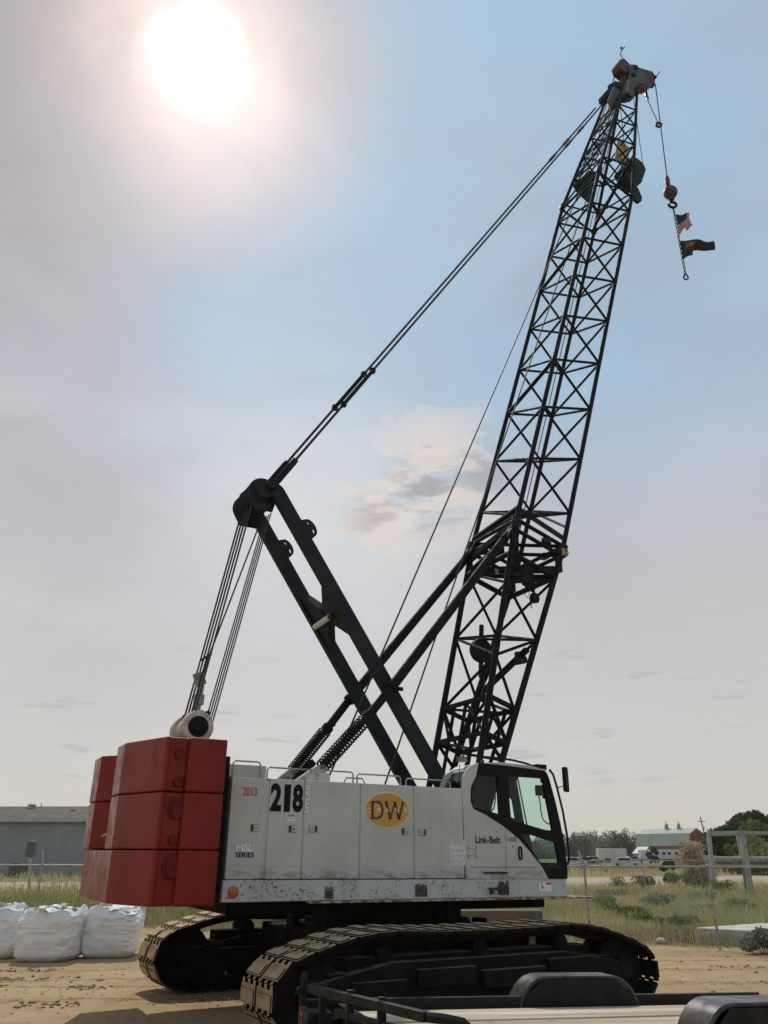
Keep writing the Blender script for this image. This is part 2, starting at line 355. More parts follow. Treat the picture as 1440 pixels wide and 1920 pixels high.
# ------------------------------------------------------------------ ground, road
def ground_mat(out):
    g = N('ShaderNodeNewGeometry').outputs['Position']; sp = N('ShaderNodeSeparateXYZ'); L(g, sp.inputs[0]); X, Y, Z = sp.outputs
    p = N('ShaderNodeBsdfPrincipled'); L(p.outputs[0], out.inputs[0]); p.inputs['Roughness'].default_value = .95; p.inputs['Specular IOR Level'].default_value = .15
    n1 = noise(g, .35, 6, .62); n2 = noise(g, 3.0, 6, .65); n3 = noise(g, 22, 4, .6)
    dirt = cmix(mrange(n1, .36, .66), (.43, .315, .175, 1), (.34, .24, .13, 1))
    dirt = cmix(mth('MULTIPLY', mrange(n2, .48, .72), .6), dirt, (.25, .17, .095, 1))
    dirt = cmix(mth('MULTIPLY', mrange(n3, .62, .74), .55), dirt, (.47, .37, .24, 1))
    # old crawler tracks pressed across the yard
    def rut(off, wd, slope):
        d = mth('ABSOLUTE', mth('ADD', mth('SUBTRACT', Y, mth('MULTIPLY', X, slope)), mth('ADD', mth('MULTIPLY', mth('SUBTRACT', n1, .5), 1.3), mth('MULTIPLY', mth('SUBTRACT', n2, .5), .35))))
        d = mth('ABSOLUTE', mth('SUBTRACT', d, off)); return mrange(d, wd, wd * .3)
    wv = mrange(noise(mapping(g, (3.2, 9, 1)), 1.0, 3), .44, .6)
    rt = mth('MULTIPLY', mth('MAXIMUM', mth('MAXIMUM', rut(17.2, .16, .12), rut(18.5, .12, .12)), mth('MAXIMUM', rut(15.9, .22, .05), rut(14.6, .2, .05))), wv)
    dirt = cmix(mth('MULTIPLY', rt, .8), dirt, (.17, .115, .066, 1))
    fld = cmix(mrange(n1, .35, .62), (.25, .215, .115, 1), (.19, .185, .085, 1))
    fld = cmix(mrange(n2, .5, .75), fld, (.33, .265, .16, 1))
    far = cmix(mrange(noise(g, .06, 5), .38, .6), (.20, .20, .09, 1), (.27, .235, .12, 1))
    edge = mth('ADD', mth('SUBTRACT', Y, mth('SUBTRACT', 24.4, mth('MULTIPLY', X, .34))), mth('ADD', mth('MULTIPLY', mth('SUBTRACT', n1, .5), 3.2), mth('MULTIPLY', mth('SUBTRACT', n2, .5), 1.6)))
    c = cmix(mrange(edge, -.5, .9), dirt, fld)
    c = cmix(mrange(Y, 70, 95), c, far)
    setin(p.inputs['Base Color'], c)
    bn = N('ShaderNodeBump'); bn.inputs['Strength'].default_value = .7; bn.inputs['Distance'].default_value = .06
    h = mth('SUBTRACT', mth('ADD', mth('MULTIPLY', n2, 1.0), mth('MULTIPLY', n3, .35)), mth('MULTIPLY', rt, .5))
    L(h, bn.inputs['Height']); L(bn.outputs[0], p.inputs['Normal'])
MT['ground'] = material('dirt_and_field', ground_mat)
m = MB()
m.add([(-2500, -1500, 0), (2500, -1500, 0), (2500, 2600, 0), (-2500, 2600, 0)], [(0, 1, 2, 3)])
tag(m.build('ground', 'ground', smooth=False), kind='structure')
MT['road'] = paint('pale_gravel_road', (.40, .335, .25), (.33, .275, .20), .5, .95, bump=.2, bscale=8)
m = MB(); m.add([(-260, -39, .006), (-17.75, 46.5, .006), (17.46, 60.5, .006), (320, 168, .006), (320, 172.5, .006), (25.6, 85, .006), (-27.3, 70.5, .006), (-260, 5, .006)], [(1, 2, 5, 6), (0, 1, 6, 7), (2, 3, 4, 5)])
tag(m.build('road', 'road', smooth=False), kind='structure')

# ------------------------------------------------------------------ crawler crane
crane = empty('crawler_crane'); tag(crane, 'big lattice boom crawler crane with light grey body, red counterweight and black boom', 'crane')
crane.matrix_world = Matrix(((AX[0], AY[0], AZ[0], CO[0]), (AX[1], AY[1], AZ[1], CO[1]), (AX[2], AY[2], AZ[2], CO[2]), (0, 0, 0, 1)))
V = Vector
# --- crawlers
TRK = R(3.5)
prof = [(-3.2, .50), (-3.13, .70), (-2.95, .86), (-2.55, .985), (-2.05, 1.10), (-1.5, 1.145), (-.8, 1.12), (0, 1.115), (.8, 1.12), (1.5, 1.135), (2.1, 1.07), (2.6, .94), (2.98, .80), (3.15, .65), (3.2, .48), (3.12, .28), (2.93, .12), (2.6, .045), (1.5, .03), (0, .03), (-1.5, .03), (-2.6, .045), (-2.93, .12), (-3.12, .28)]
def catmull(P, per=12):
    out = []; k = len(P)
    for i in range(k):
        p0, p1, p2, p3 = (np.array(P[(i + j - 1) % k]) for j in range(4))
        for j in range(per):
            t = j / per
            out.append(.5 * ((2 * p1) + (-p0 + p2) * t + (2 * p0 - 5 * p1 + 4 * p2 - p3) * t * t + (-p0 + 3 * p1 - 3 * p2 + p3) * t ** 3))
    return np.array(out)
ring = catmull(prof); seg = np.linalg.norm(np.roll(ring, -1, 0) - ring, axis=1); cum = np.concatenate([[0], np.cumsum(seg)]); PER = cum[-1]
def ringpt(d):
    d = d % PER; i = np.searchsorted(cum, d, side='right') - 1; t = (d - cum[i]) / seg[i]; return ring[i] * (1 - t) + ring[(i + 1) % len(ring)] * t
NSH = 46; PIT = PER / NSH
def shoe_mb():
    q = MB(); hw = .48; L2 = PIT / 2 - .012
    for sg in (-1, 1):
        q.box((0, sg * (hw / 2 + .02), .0), (2 * L2 - .05, hw - .05, .055))
        q.box((-.02, sg * (hw / 2 + .02), .034), (2 * L2 - .12, hw - .09, .022))
    q.box((0, 0, -.02), (2 * L2 - .06, .16, .05))
    for k in range(6):
        y = -.42 + k * .168
        q.box((L2 - .005, y, -.002), (.055, .075, .05)); q.box((-L2 + .005, y + .075 * (1 if k < 3 else -1), -.008), (.05, .06, .045))
    q.box((0, -.12, -.07), (.16, .07, .07)); q.box((0, .12, -.07), (.16, .07, .07))
    return q
shoe0 = None
for sg in (-1, 1):
    cy = sg * 2.31
    fr = MB()
    fr.box((0, cy, .50), (4.9, .50, .42)); fr.box((0, cy, .78), (4.2, .34, .16))
    fr.prism([(-2.4, .30), (2.4, .30), (2.75, .45), (2.6, .62), (1.5, .80), (-1.5, .80), (-2.6, .62), (-2.75, .45)], cy - .33, cy + .33, lambda u, v, ww: V((u, ww, v)))
    for a0, a1, zz, dp in ((-1.15, -.2, .70, .40), (-.1, 1.0, .64, .43), (1.1, 2.0, .72, .38), (-2.1, -1.3, .60, .38)):
        fr.box(((a0 + a1) / 2, cy - .0, zz - .1), (a1 - a0, 2 * dp, .22))
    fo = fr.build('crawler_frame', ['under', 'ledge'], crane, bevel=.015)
    for pl in fo.data.polygons: pl.material_index = 1 if pl.normal.z > .8 else 0  # up-facing frame faces painted lighter, as if lit from above
    fo.data.update(); fo.rotation_euler.z = TRK
    bt = MB()
    bo = MB()
    n = 96
    pts = [ringpt(PER * i / n) for i in range(n)]
    vs = []; fs = []
    for i in range(n):
        p = pts[i]; tg = pts[(i + 1) % n] - pts[i - 1]; tg /= np.linalg.norm(tg); nn = np.array([-tg[1], tg[0]])
        # ring runs clockwise seen from the near side, so outward is +nn
        a = p - nn * .04; b = p - nn * .13
        vs += [(a[0], cy - .16, a[1]), (a[0], cy + .16, a[1]), (b[0], cy + .16, b[1]), (b[0], cy - .16, b[1])]
    for i in range(n):
        j = (i + 1) % n
        for k in range(4): fs.append((i * 4 + k, i * 4 + (k + 1) % 4, j * 4 + (k + 1) % 4, j * 4 + k))
    bo.add(vs, fs)
    belt = bo.build('crawler_track', 'under', crane, smooth=False); belt.rotation_euler.z = TRK
    for ax, rr, nm in ((-2.66, .43, 'drive_sprocket'), (2.66, .43, 'idler_wheel')):
        wq = MB(); wq.lathe((ax, cy - .24, .53), (0, 1, 0), [(0, .12), (0, rr - .08), (.02, rr), (.14, rr), (.16, rr - .13), (.32, rr - .13), (.34, rr), (.46, rr), (.48, rr - .08), (.48, .12)], 28)
        wq.lathe((ax, cy - .34, .53), (0, 1, 0), [(0, .12), (.02, .16), (.12, .18)], 16)
        wq.build(nm, 'under', fo)
    for k in range(9):
        wq = MB(); wq.lathe((-2.1 + k * .525, cy - .3, .25), (0, 1, 0), [(0, .08), (0, .16), (.16, .16), (.18, .13), (.42, .13), (.44, .16), (.6, .16), (.6, .08)], 18)
        wq.build('track_roller', 'under', fo)
    for ax in (-1.55, 0, 1.5):
        wq = MB(); wq.lathe((ax, cy - .22, .90), (0, 1, 0), [(0, .05), (0, .12), (.14, .12), (.16, .09), (.28, .09), (.3, .12), (.44, .12), (.44, .05)], 16)
        wq.box((ax, cy, .80), (.14, .2, .16)); wq.build('carrier_roller', 'under', fo)
    for k in range(NSH):
        d = (k + .3 * (sg > 0)) * PIT; p0 = ringpt(d - PIT * .4); p1 = ringpt(d + PIT * .4); tg = p1 - p0; tg /= np.linalg.norm(tg); c = (ringpt(d) * .6 + (p0 + p1) * .2)
        if shoe0 is None:
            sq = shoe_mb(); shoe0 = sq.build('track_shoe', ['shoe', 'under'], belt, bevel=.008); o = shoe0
            for pl in shoe0.data.polygons: pl.material_index = 0 if pl.normal.z > .5 else 1  # shoe sides and undersides black: grease, plus painted shade of the track end
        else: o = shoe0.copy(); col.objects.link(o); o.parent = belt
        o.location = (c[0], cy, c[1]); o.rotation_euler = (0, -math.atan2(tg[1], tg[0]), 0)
# --- carbody and slewing ring
cb = MB(); cb.box((0, 0, .74), (2.5, 2.3, .62)); cb.box((1.0, 0, .78), (.62, 4.1, .42)); cb.box((-1.0, 0, .78), (.62, 4.1, .42)); cb.box((0, 0, 1.08), (2.0, 2.0, .1))
for a in (-1.25, 1.25):
    for s in (-.9, .9): cb.box((a, s, .9), (.12, .3, .5))
o = cb.build('carbody', 'under', crane, bevel=.03); o.rotation_euler.z = TRK
cb = MB(); cb.lathe((0, 0, 1.1), (0, 0, 1), [(0, .98), (.12, .98), (.12, 1.06), (.26, 1.06), (.26, .95), (.36, .95)], 48); cb.build('slewing_ring', 'under', crane)
for a in (-1.75, .45):
    jk = MB(); jk.box((a, -1.28, 1.2), (.16, .16, .5)); jk.build('underframe_bracket', 'under', crane, bevel=.01)
jk = MB(); jk.tube((.62, -1.25, 1.42), (.62, -1.25, 1.05), .045); jk.prism([(.5, .98), (.86, .98), (.74, 1.2), (.6, 1.2)], -1.36, -1.1, lambda u, v, q: V((u, q, v)))
jk.build('swing_lock', 'under', crane, bevel=.01)
# --- revolving frame
rf = MB(); rf.box((-.35, 0, 1.38), (5.5, 2.3, .17)); rf.box((-.4, 0, 1.60), (5.6, 2.7, .24)); rf.box((-3.7, 0, 1.75), (.9, 1.4, .5))
rf.build('revolving_frame', 'under', crane, bevel=.02)
HS = -1.5
for sg in (-1, 1):
    sk = MB(); y0 = sg * 1.497
    sk.box((-.335, sg * 1.44, 1.602), (5.90, .11, .27))
    sk.box((-2.99, sg * 1.444, 1.602), (.585, .124, .274))
    o = sk.build('side_skirt', 'skirt', crane, bevel=.012)
    wk = MB(); wk.box((.55, sg * 1.50, 1.452), (5.15, .17, .028)); wk.box((2.86, sg * 1.2, 1.452), (.5, .55, .03))
    wk.build('catwalk_edge', 'rust', o, bevel=.004)
    if sg < 0:
        ml = MB(); c = U(437, 1673, HS); ml.lathe((c.x, HS - .002, c.z), (0, -1, 0), [(0, .078), (.012, .078), (.02, .07), (.026, .045), (.028, .0)], 28); ml.build('marker_light', 'orange', o)
        for x, y, wd, ht in ((617, 1672, 16, 26), (790, 1668, 22, 26), (944, 1664, 20, 28), (455, 1672, 8, 18)):
            g = MB(); rr = random.Random(x)
            for k in range(5):
                b0 = UB(x - wd / 2 + k * wd / 5, y - ht * rr.uniform(.3, .5), x - wd / 2 + (k + .75) * wd / 5, y + ht * .5, HS)
                g.prism([(b0[0], b0[1]), (b0[2], b0[1]), (b0[2], b0[3] - .02), ((b0[0] + b0[2]) / 2, b0[3]), (b0[0], b0[3] - .03)], HS - .001, HS - .006, lambda u, v, q: V((u, q, v)))
            b0 = UB(x - wd / 2, y - 2, x + wd / 2, y + ht * .5, HS); g.box(((b0[0] + b0[2]) / 2, HS - .002, (b0[1] + b0[3]) / 2), (b0[2] - b0[0], .006, b0[3] - b0[1]))
            g.build('grease_stain', 'dirtbrown', o)
        b0 = UB(917, 1663, 945, 1666, HS); g = MB(); g.box(((b0[0] + b0[2]) / 2, HS - .03, b0[1]), (b0[2] - b0[0], .05, .03)); g.box((b0[0] + .03, HS - .03, b0[1] - .05), (.05, .05, .06)); g.build('step_bracket', 'seam', o)
        b0 = UB(1011, 1654, 1033, 1672, HS); g = MB(); g.box(((b0[0] + b0[2]) / 2, HS - .001, (b0[1] + b0[3]) / 2), (b0[2] - b0[0], .005, b0[3] - b0[1])); wl = g.build('warning_label', 'twhite', o)
        g = MB(); g.box((b0[2] - .055, HS - .004, b0[3] - .02), (.11, .005, .03)); g.build('label_band', 'tred', o)
        g = MB(); g.box((b0[0] + .06, HS - .004, b0[1] + .09), (.012, .005, .1)); g.box((b0[0] + .085, HS - .004, b0[1] + .06), (.05, .005, .012), Matrix.Rotation(.6, 3, 'Y')); g.build('label_pictogram', 'tblack', o)
# --- machinery housings along both sides
seams = [-3.27, -2.715, -2.15, -1.235, -.305, .61]
for sg in (-1, 1):
    hb = MB(); hb.box((-1.33, sg * 1.115, 2.405), (3.86, .73, 1.33))
    hs = hb.build('machinery_housing', 'grey', crane, bevel=.02)
    for k in range(5):
        a0, a1 = seams[k] + (.022 if k == 1 else .009), seams[k + 1] - (.022 if k == 0 else .009)
        d = MB(); zt = 3.075; ht = zt - 1.748
        d.box(((a0 + a1) / 2, sg * 1.481, 1.748 + ht / 2), (a1 - a0, .034, ht))
        do = d.build('access_door', 'grey', hs, bevel=.012, seg=3)
    sm = MB()
    for a in seams[1:]: sm.box((a, sg * 1.4735, 2.41), (.045 if a < -2.7 else .02, .012, 1.325))
    sm.box((-1.33, sg * 1.46, 1.744), (3.9, .06, .012))
    sm.build('door_gasket', 'seam', hs)
    rl = MB()
    for a0, a1, zz in ((-3.24, -2.83, 3.30), (-2.72, -1.33, 3.235), (-1.26, -.50, 3.215), (-.40, .42, 3.19)):
        rl.path([(a0, sg * 1.42, 3.06), (a0, sg * 1.42, zz - .03), (a0 + .03, sg * 1.42, zz), (a1 - .03, sg * 1.42, zz), (a1, sg * 1.42, zz - .03), (a1, sg * 1.42, 3.06)], .012, 6)
    rl.path([(-1.40, sg * 1.2, 3.06), (-1.34, sg * 1.2, 3.17), (-1.06, sg * 1.2, 3.17), (-1.0, sg * 1.2, 3.06)], .012, 6)
    rl.build('handrail', 'greyp', hs)
    if sg > 0: continue
    tb = MB(); tb.box((-3.02, -1.1, 3.17), (.62, .5, .18)); tb.build('air_intake', 'grey', hs, bevel=.01)
    sl_ = MB(); sl_.box((-1.33, -1.4985, 1.93), (3.86, .006, .012)); sl_.build('door_crease', 'grey', hs)
    for x, y, flip in ((478, 1552, 0), (549, 1554, 0), (587, 1554, 1), (760, 1559, 0), (792, 1560, 1)):
        c = U(x, y, HS); la = MB()
        la.box((c.x, HS - .003, c.z), (.128, .012, .095), mi=1); la.box((c.x + (.02 if not flip else -.02), HS - .008, c.z), (.075, .012, .078), mi=0); la.box((c.x - (.045 if not flip else -.045), HS - .006, c.z), (.03, .012, .08), mi=2)
        la.lathe((c.x + (.012 if not flip else -.012), HS - .012, c.z), (0, -1, 0), [(0, .02), (.008, .018)], 12, mi=1)
        la.build('door_latch', ['grey', 'steel', 'seam'], hs)
    lettering('lettering', '2013', UB(454.5, 1476.5, 482.5, 1491.5, HS), HS, 'tred', hs, bold=.012)
    lettering('lettering', '2', UB(505.5, 1469, 529.5, 1521, HS), HS, 'tblack', hs, bold=.045)
    lettering('lettering', '1', UB(531.5, 1471, 546, 1522, HS), HS, 'tblack', hs, bold=.06)
    lettering('lettering', '8', UB(547.5, 1471, 569.5, 1523, HS), HS, 'tblack', hs, bold=.045)
    lettering('lettering_shadow', 'HYLAB', UB(570, 1471, 583, 1525.5, HS), HS, 'chart', hs, bold=.07, turn=True, th=.0015)
    lettering('lettering', 'HYLAB', UB(570.5, 1472, 582, 1524, HS), HS, 'twhite', hs, bold=.03, turn=True)
    lettering('lettering_shadow', 'HSL', UB(441.3, 1581, 477, 1598, HS), HS, 'chart', hs, bold=.085, th=.0015)
    lettering('lettering', 'HSL', UB(442, 1581.5, 476, 1597, HS), HS, 'twhite', hs, bold=.05)
    lettering('lettering', 'SERIES', UB(441, 1598.5, 476.5, 1607.5, HS), HS, 'tblack', hs, bold=.022)
    b0 = UB(538, 1526, 553.5, 1540, HS); g = MB(); g.box(((b0[0] + b0[2]) / 2, HS - .001, (b0[1] + b0[3]) / 2), (b0[2] - b0[0], .005, b0[3] - b0[1])); g.build('dealer_sticker', 'twhite', hs)
    lettering('lettering', 'ALLSTAR', UB(539, 1527, 552.5, 1531, HS), HS - .003, 'tblack', hs, bold=.02)
    g = MB(); b1 = UB(540, 1534, 551, 1535, HS); g.box(((b1[0] + b1[2]) / 2, HS - .0045, (b1[1] + b1[3]) / 2), (b1[2] - b1[0], .004, .008)); g.build('sticker_line', 'chart', hs)
    # oval company emblem
    b0 = UB(683.5, 1487.5, 767.5, 1551.5, HS); ca, cz = (b0[0] + b0[2]) / 2, (b0[1] + b0[3]) / 2; ra, rz = (b0[2] - b0[0]) / 2, (b0[3] - b0[1]) / 2
    g = MB(); g.prism([(ca + ra * math.cos(t), cz + rz * math.sin(t)) for t in np.linspace(0, 2 * math.pi, 56, endpoint=False)], HS, HS - .004, lambda u, v, q: V((u, q, v))); g.build('emblem_border', 'twhite', hs)
    g = MB(); g.prism([(ca + (ra - .011) * math.cos(t), cz + (rz - .011) * math.sin(t)) for t in np.linspace(0, 2 * math.pi, 56, endpoint=False)], HS - .003, HS - .007, lambda u, v, q: V((u, q, v))); g.build('oval_emblem', 'tgold', hs)
    # D and W drawn as strokes with small serifs
    g = MB()
    def zz(x, y): p = U(640 + x / 5.538, 1460 + y / 5.538, HS); return (p.x, p.z)
    def stroke(a, b, wd):
        a = V(a); b = V(b); d = (b - a).normalized(); n_ = V((-d.y, d.x)) * wd / 2
        g.prism([a + n_, b + n_, b - n_, a - n_], HS - .006, HS - .0105, lambda u, v, q: V((u, q, v)))
    wd = .038
    stroke(zz(322, 236), zz(322, 416), wd); stroke(zz(306, 240), zz(372, 240), .024); stroke(zz(306, 410), zz(372, 410), .024)
    dp = [zz(372, 241), zz(400, 250), zz(420, 280), zz(426, 325), zz(420, 370), zz(400, 400), zz(372, 409)]
    for a, b in zip(dp, dp[1:]): stroke(a, b, wd * .9)
    stroke(zz(446, 242), zz(478, 242), .02); stroke(zz(534, 244), zz(568, 244), .02); stroke(zz(622, 248), zz(650, 248), .02)
    stroke(zz(462, 240), zz(506, 418), wd); stroke(zz(506, 418), zz(552, 244), .022); stroke(zz(552, 244), zz(596, 420), wd); stroke(zz(596, 420), zz(636, 248), .03)
    stroke(zz(492, 416), zz(522, 416), .018); stroke(zz(582, 418), zz(614, 418), .018)
    g.build('emblem_initials', 'tbrown', hs)
    for ch, x in (('C', 282), ('R', 392), ('A', 470), ('N', 572), ('E', 672)):
        q0 = zz(x - 19, 352); q1 = zz(x + 19, 304); lettering('lettering', ch, (q0[0], q0[1], q1[0], q1[1]), HS - .0105, 'twhite', hs, bold=.0)
    # load chart sheets
    b0 = UB(843, 1574.5, 871, 1623, HS); g = MB(); g.box(((b0[0] + b0[2]) / 2, HS - .002, (b0[1] + b0[3]) / 2), (b0[2] - b0[0], .005, b0[3] - b0[1]), Matrix.Rotation(.02, 3, 'Y')); g.build('load_chart', 'paper', hs)
    g = MB(); rr = random.Random(3)
    for row in (.86, .58, .40, .16):
        for k in range(6):
            a = b0[0] + .03 + k * (b0[2] - b0[0] - .04) / 6; z = b0[1] + (b0[3] - b0[1]) * row
            for j in range(3): g.box((a + rr.uniform(0, .02), HS - .005, z + rr.uniform(-.02, .02)), (rr.uniform(.008, .03), .003, .006), Matrix.Rotation(rr.uniform(-.9, .9), 3, 'Y'))
    g.box(((b0[0] + b0[2]) / 2, HS - .005, b0[3] - .02), (.13, .003, .008)); g.build('chart_print', 'chart', hs)
# winches between the housings
dk = MB(); dk.box((-.9, 0, 1.76), (4.6, 1.4, .05))
for a in (-2.2, -.6, .5): dk.lathe((a, -.55, 2.2), (0, 1, 0), [(0, .1), (0, .42), (.06, .42), (.06, .27), (1.04, .27), (1.04, .42), (1.1, .42), (1.1, .1)], 24)
dk.build('winch_drum', 'under', crane)
# --- counterweight
def S(u, v, q): return V((u, v, q))
g0, g1 = -4.045, -4.285
half = [(-3.52, -2.0), (g0, -2.0), (g0 - .01, -1.91), (g1, -1.91), (g1 - .01, -1.97), (-4.34, -1.955)]
full = half + [(-4.70, -1.02), (-4.71, 1.15), (-4.34, 1.955), (-3.52, 2.0)]
topn = half + [(-4.695, -.93), (-4.70, -.42), (-3.52, -.42)]
topf = [(-3.52, .42), (-4.30, .42), (-4.70, .95), (-4.70, 1.56), (-4.34, 1.955), (-3.52, 2.0)]
def block(poly, z0, z1, drop=0.0):
    q = MB(); q.prism(poly, z0, z1, S); return q.build('counterweight_block', 'red', crane, bevel=.026, seg=2, smooth=False)
cwb = block(full, 1.452, 2.102)
cw1 = block(topn, 2.112, 2.802); block(topf, 2.112, 2.802)
cw2 = block(topn, 2.812, 3.505); block(topf, 2.812, 3.505)
for (x, y, r, rz_, par) in ((336, 1412, .055, .075, cw2), (333.5, 1467, .062, .062, cw2), (331.5, 1517, .075, .13, cw1), (324, 1575, .062, .062, cw1), (322, 1627, .08, .135, cwb)):
    c = U(x + 1, y, -1.94); q = MB()
    q.prism([(c.x + r * math.cos(t), c.z + rz_ * (abs(math.sin(t)) ** .8) * (1 if math.sin(t) > 0 else -1)) for t in np.linspace(0, 2 * math.pi, 24, endpoint=False)] , -1.90, -1.965, lambda u, v, k: V((u, k, v)))
    if rz_ > .1: q.prism([(c.x - r * .5 + r * 1.1 * math.cos(t), c.z + .01 + rz_ * 1.12 * math.sin(t)) for t in np.linspace(0, 2 * math.pi, 24, endpoint=False)], -1.90, -1.935, lambda u, v, k: V((u, k, v)))
    q.build('lifting_lug', 'redd', par, bevel=.008)
q = MB(); q.box((-4.25, -1.1, 3.53), (.10, .2, .05)); q.build('lifting_eye', 'redd', cw2, bevel=.01)
q = MB(); q.tube((-4.62, -.45, 2.33), (-4.70, -.12, 2.29), .018); q.tube((-4.62, -.45, 2.33), (-4.64, -.3, 2.32), .035); q.build('hose_fitting', 'steel', cw1)
for y in (-1.0, 1.0): q = MB(); q.box((-3.40, y, 2.4), (.2, .9, 1.9)); q.build('rear_bulkhead', 'under', crane)
# --- boom hoist bail with its drum behind the mast
c = U(372, 1362, -.5)
q = MB(); q.lathe((c.x, -.5, c.z), (0, 1, 0), [(0, .235), (.03, .25), (.12, .25), (.12, .2), (.62, .2), (.62, .25), (.80, .25), (.8, .1)], 30)
dr = q.build('hoist_sheave_block', 'cream', crane)
q = MB(); q.lathe((c.x, -.505, c.z), (0, -1, 0), [(0, .16), (.02, .155), (.03, .14)], 24); q.lathe((c.x, -.535, c.z), (0, -1, 0), [(0, .075), (.02, .07)], 16); q.build('bearing_cap', 'tblack', dr)
q = MB(); q.box((c.x - .1, -.1, c.z - .35), (.5, .9, .3)); q.beam((c.x - .2, -.3, c.z + .15), (c.x + .2, -.3, c.z + .25), .1, .06); q.build('bail_frame', 'under', crane)
# --- cab
cab = MB(); ci, co_ = -.62, -1.46
cab.box((1.6, -1.04, 1.79), (1.95, .8, .1))                                    # floor
roofp = [(.93, 3.44), (1.02, 3.50), (1.4, 3.535), (2.0, 3.52), (2.38, 3.47), (2.38, 3.40), (1.02, 3.40)]
cab.prism(roofp, -1.45, -.64, lambda u, v, q_: V((u, q_, v)))
rearp = [(.625, 1.75), (.665, 1.75), (.665, 3.02), (.625, 3.02)]
cab.prism(rearp, -1.45, -.64, lambda u, v, q_: V((u, q_, v)))
for s0, s1 in ((-1.45, -1.36), (-.72, -.64)): cab.prism([(.625, 3.02), (.665, 3.02), (.99, 3.42), (.94, 3.45), (.78, 3.36)], s0, s1, lambda u, v, q_: V((u, q_, v)))
cab.prism([(.90, 3.385), (.95, 3.34), (1.02, 3.41), (.95, 3.45)], -1.45, -.64, lambda u, v, q_: V((u, q_, v)))
cabo = cab.build('operator_cab', 'grey', crane, bevel=.012)
q = MB(); q.prism([(.64, 3.03), (.655, 3.02), (.92, 3.365), (.905, 3.375)], -1.355, -.725, lambda u, v, k: V((u, k, v))); q.build('rear_window', 'glassd', cabo, smooth=False)
def zc(x, y): p = U(860 + x / 5.3333, 1400 + y / 5.3333, HS); return (p.x, p.z)
border = [zc(200, 162), zc(175, 290), zc(122, 405), zc(118, 540), zc(150, 622), zc(270, 682), zc(440, 790), zc(600, 920), zc(730, 1070), zc(840, 1210), zc(900, 1322)]
greyp = [zc(200, 160)] + [zc(130, 185), zc(75, 235), zc(45, 300), zc(35, 420), zc(75, 1322)] + border[::-1][:-1]
plate('cab_side_panel', greyp, [], HS, .035, 'grey', cabo)
frame = border + [zc(1087, 1322), zc(1090, 1250), zc(1060, 1010), zc(1020, 780), zc(970, 560), zc(905, 320), zc(880, 262), zc(850, 240), zc(600, 205), zc(380, 180)]
w1 = round_poly([zc(178, 275), zc(385, 303), zc(408, 678), zc(330, 652), zc(152, 605), zc(132, 540), zc(138, 420)], .03)
w2 = round_poly([zc(495, 293), zc(838, 318), zc(940, 840), zc(860, 832), zc(518, 730)], .04)
w3 = round_poly([zc(615, 868), zc(700, 872), zc(968, 957), zc(1010, 1203), zc(850, 1207), zc(740, 1050)], .03)
plate('door_frame', frame, [w1, w2, w3], HS - .004, .05, 'tblack', cabo)
for nm, wp in (('side_window', w1), ('door_window', w2), ('lower_door_window', w3)): plate(nm, wp, [], HS + .02, .006, 'glass', cabo)
# far side of the cab
FP_ = lambda *P: [(U(x, y, -.62).x, U(x, y, -.62).z) for x, y in P]
big = round_poly(FP_((967, 1461), (1017, 1456), (1026, 1470), (1042, 1558), (1034, 1561), (982, 1546)), .05); rear2 = round_poly(FP_((930, 1466), (944, 1466), (947, 1531), (914, 1521)), .03); slit = FP_((953, 1492), (960, 1500), (966, 1536), (957, 1532))
fr2 = [(.66, 1.75), (.64, 3.02), (.95, 3.42), (1.05, 3.46), (2.37, 3.44), (2.62, 2.1), (2.64, 1.75)]
big = [V((min(p.x, 2.37 + (3.44 - p.y) * .185), p.y)) for p in big]
low2 = round_poly(FP_((985, 1588), (1040, 1596), (1046, 1622), (1012, 1622)), .03); low2 = [V((min(p.x, 2.58), p.y)) for p in low2]
plate('far_side_panel', fr2, [big, low2, rear2, slit], -.60, .04, 'tblack', cabo, sign=1)
plate('far_window', big, [], -.62, .006, 'glass', cabo, sign=1); plate('far_lower_window', low2, [], -.62, .006, 'glass', cabo, sign=1)
q = MB(); q.add([(2.37, -1.46, 3.42), (2.37, -.64, 3.42), (2.63, -.64, 2.0), (2.63, -1.46, 2.0)], [(0, 1, 2, 3)]); q.build('windscreen', 'glass', cabo, smooth=False)
q = MB(); q.box((2.62, -1.05, 1.87), (.05, .84, .22)); q.build('front_panel', 'tblack', cabo, bevel=.01)
q = MB()                                                                          # seat and console seen through the glass
q.beam((1.20, -1.02, 2.25), (1.04, -1.02, 2.9), .42, .13, up=(0, 1, 0)); q.box((1.4, -1.02, 2.2), (.46, .44, .12)); q.box((1.36, -1.02, 1.97), (.34, .34, .36)); q.beam((1.04, -1.02, 2.9), (1.0, -1.02, 3.08), .26, .1, up=(0, 1, 0))
q.build('operator_seat', 'rubber', cabo, bevel=.03)
q = MB(); q.box((1.55, -.72, 2.14), (.5, .12, .3)); q.box((1.95, -.9, 1.95), (.5, .4, .22)); q.tube((1.75, -1.3, 1.9), (1.72, -1.3, 2.2), .015); q.lathe((1.72, -1.3, 2.2), (0, 0, 1), [(0, .02), (.03, .03), (.06, .02)], 10); q.build('control_console', 'rubber', cabo, bevel=.01)
q = MB(); c = U(1011, 1482, -1.2); q.box((c.x, -1.2, c.z), (.12, .08, .17)); q.box((c.x + .12, -1.2, c.z - .05), (.08, .06, .16))
q.path([U(1014, 1467, -1.2), U(1014, 1462, -1.2), U(1018, 1460, -1.2), U(1020, 1466, -1.2)], .012)
q.path([U(1010, 1492, -1.2), U(1013, 1506, -1.2), U(1014, 1520, -1.2), U(1017, 1534, -1.2), U(1022, 1541, -1.2), U(1028, 1545, -1.2), U(1034, 1544, -1.2)], .011)
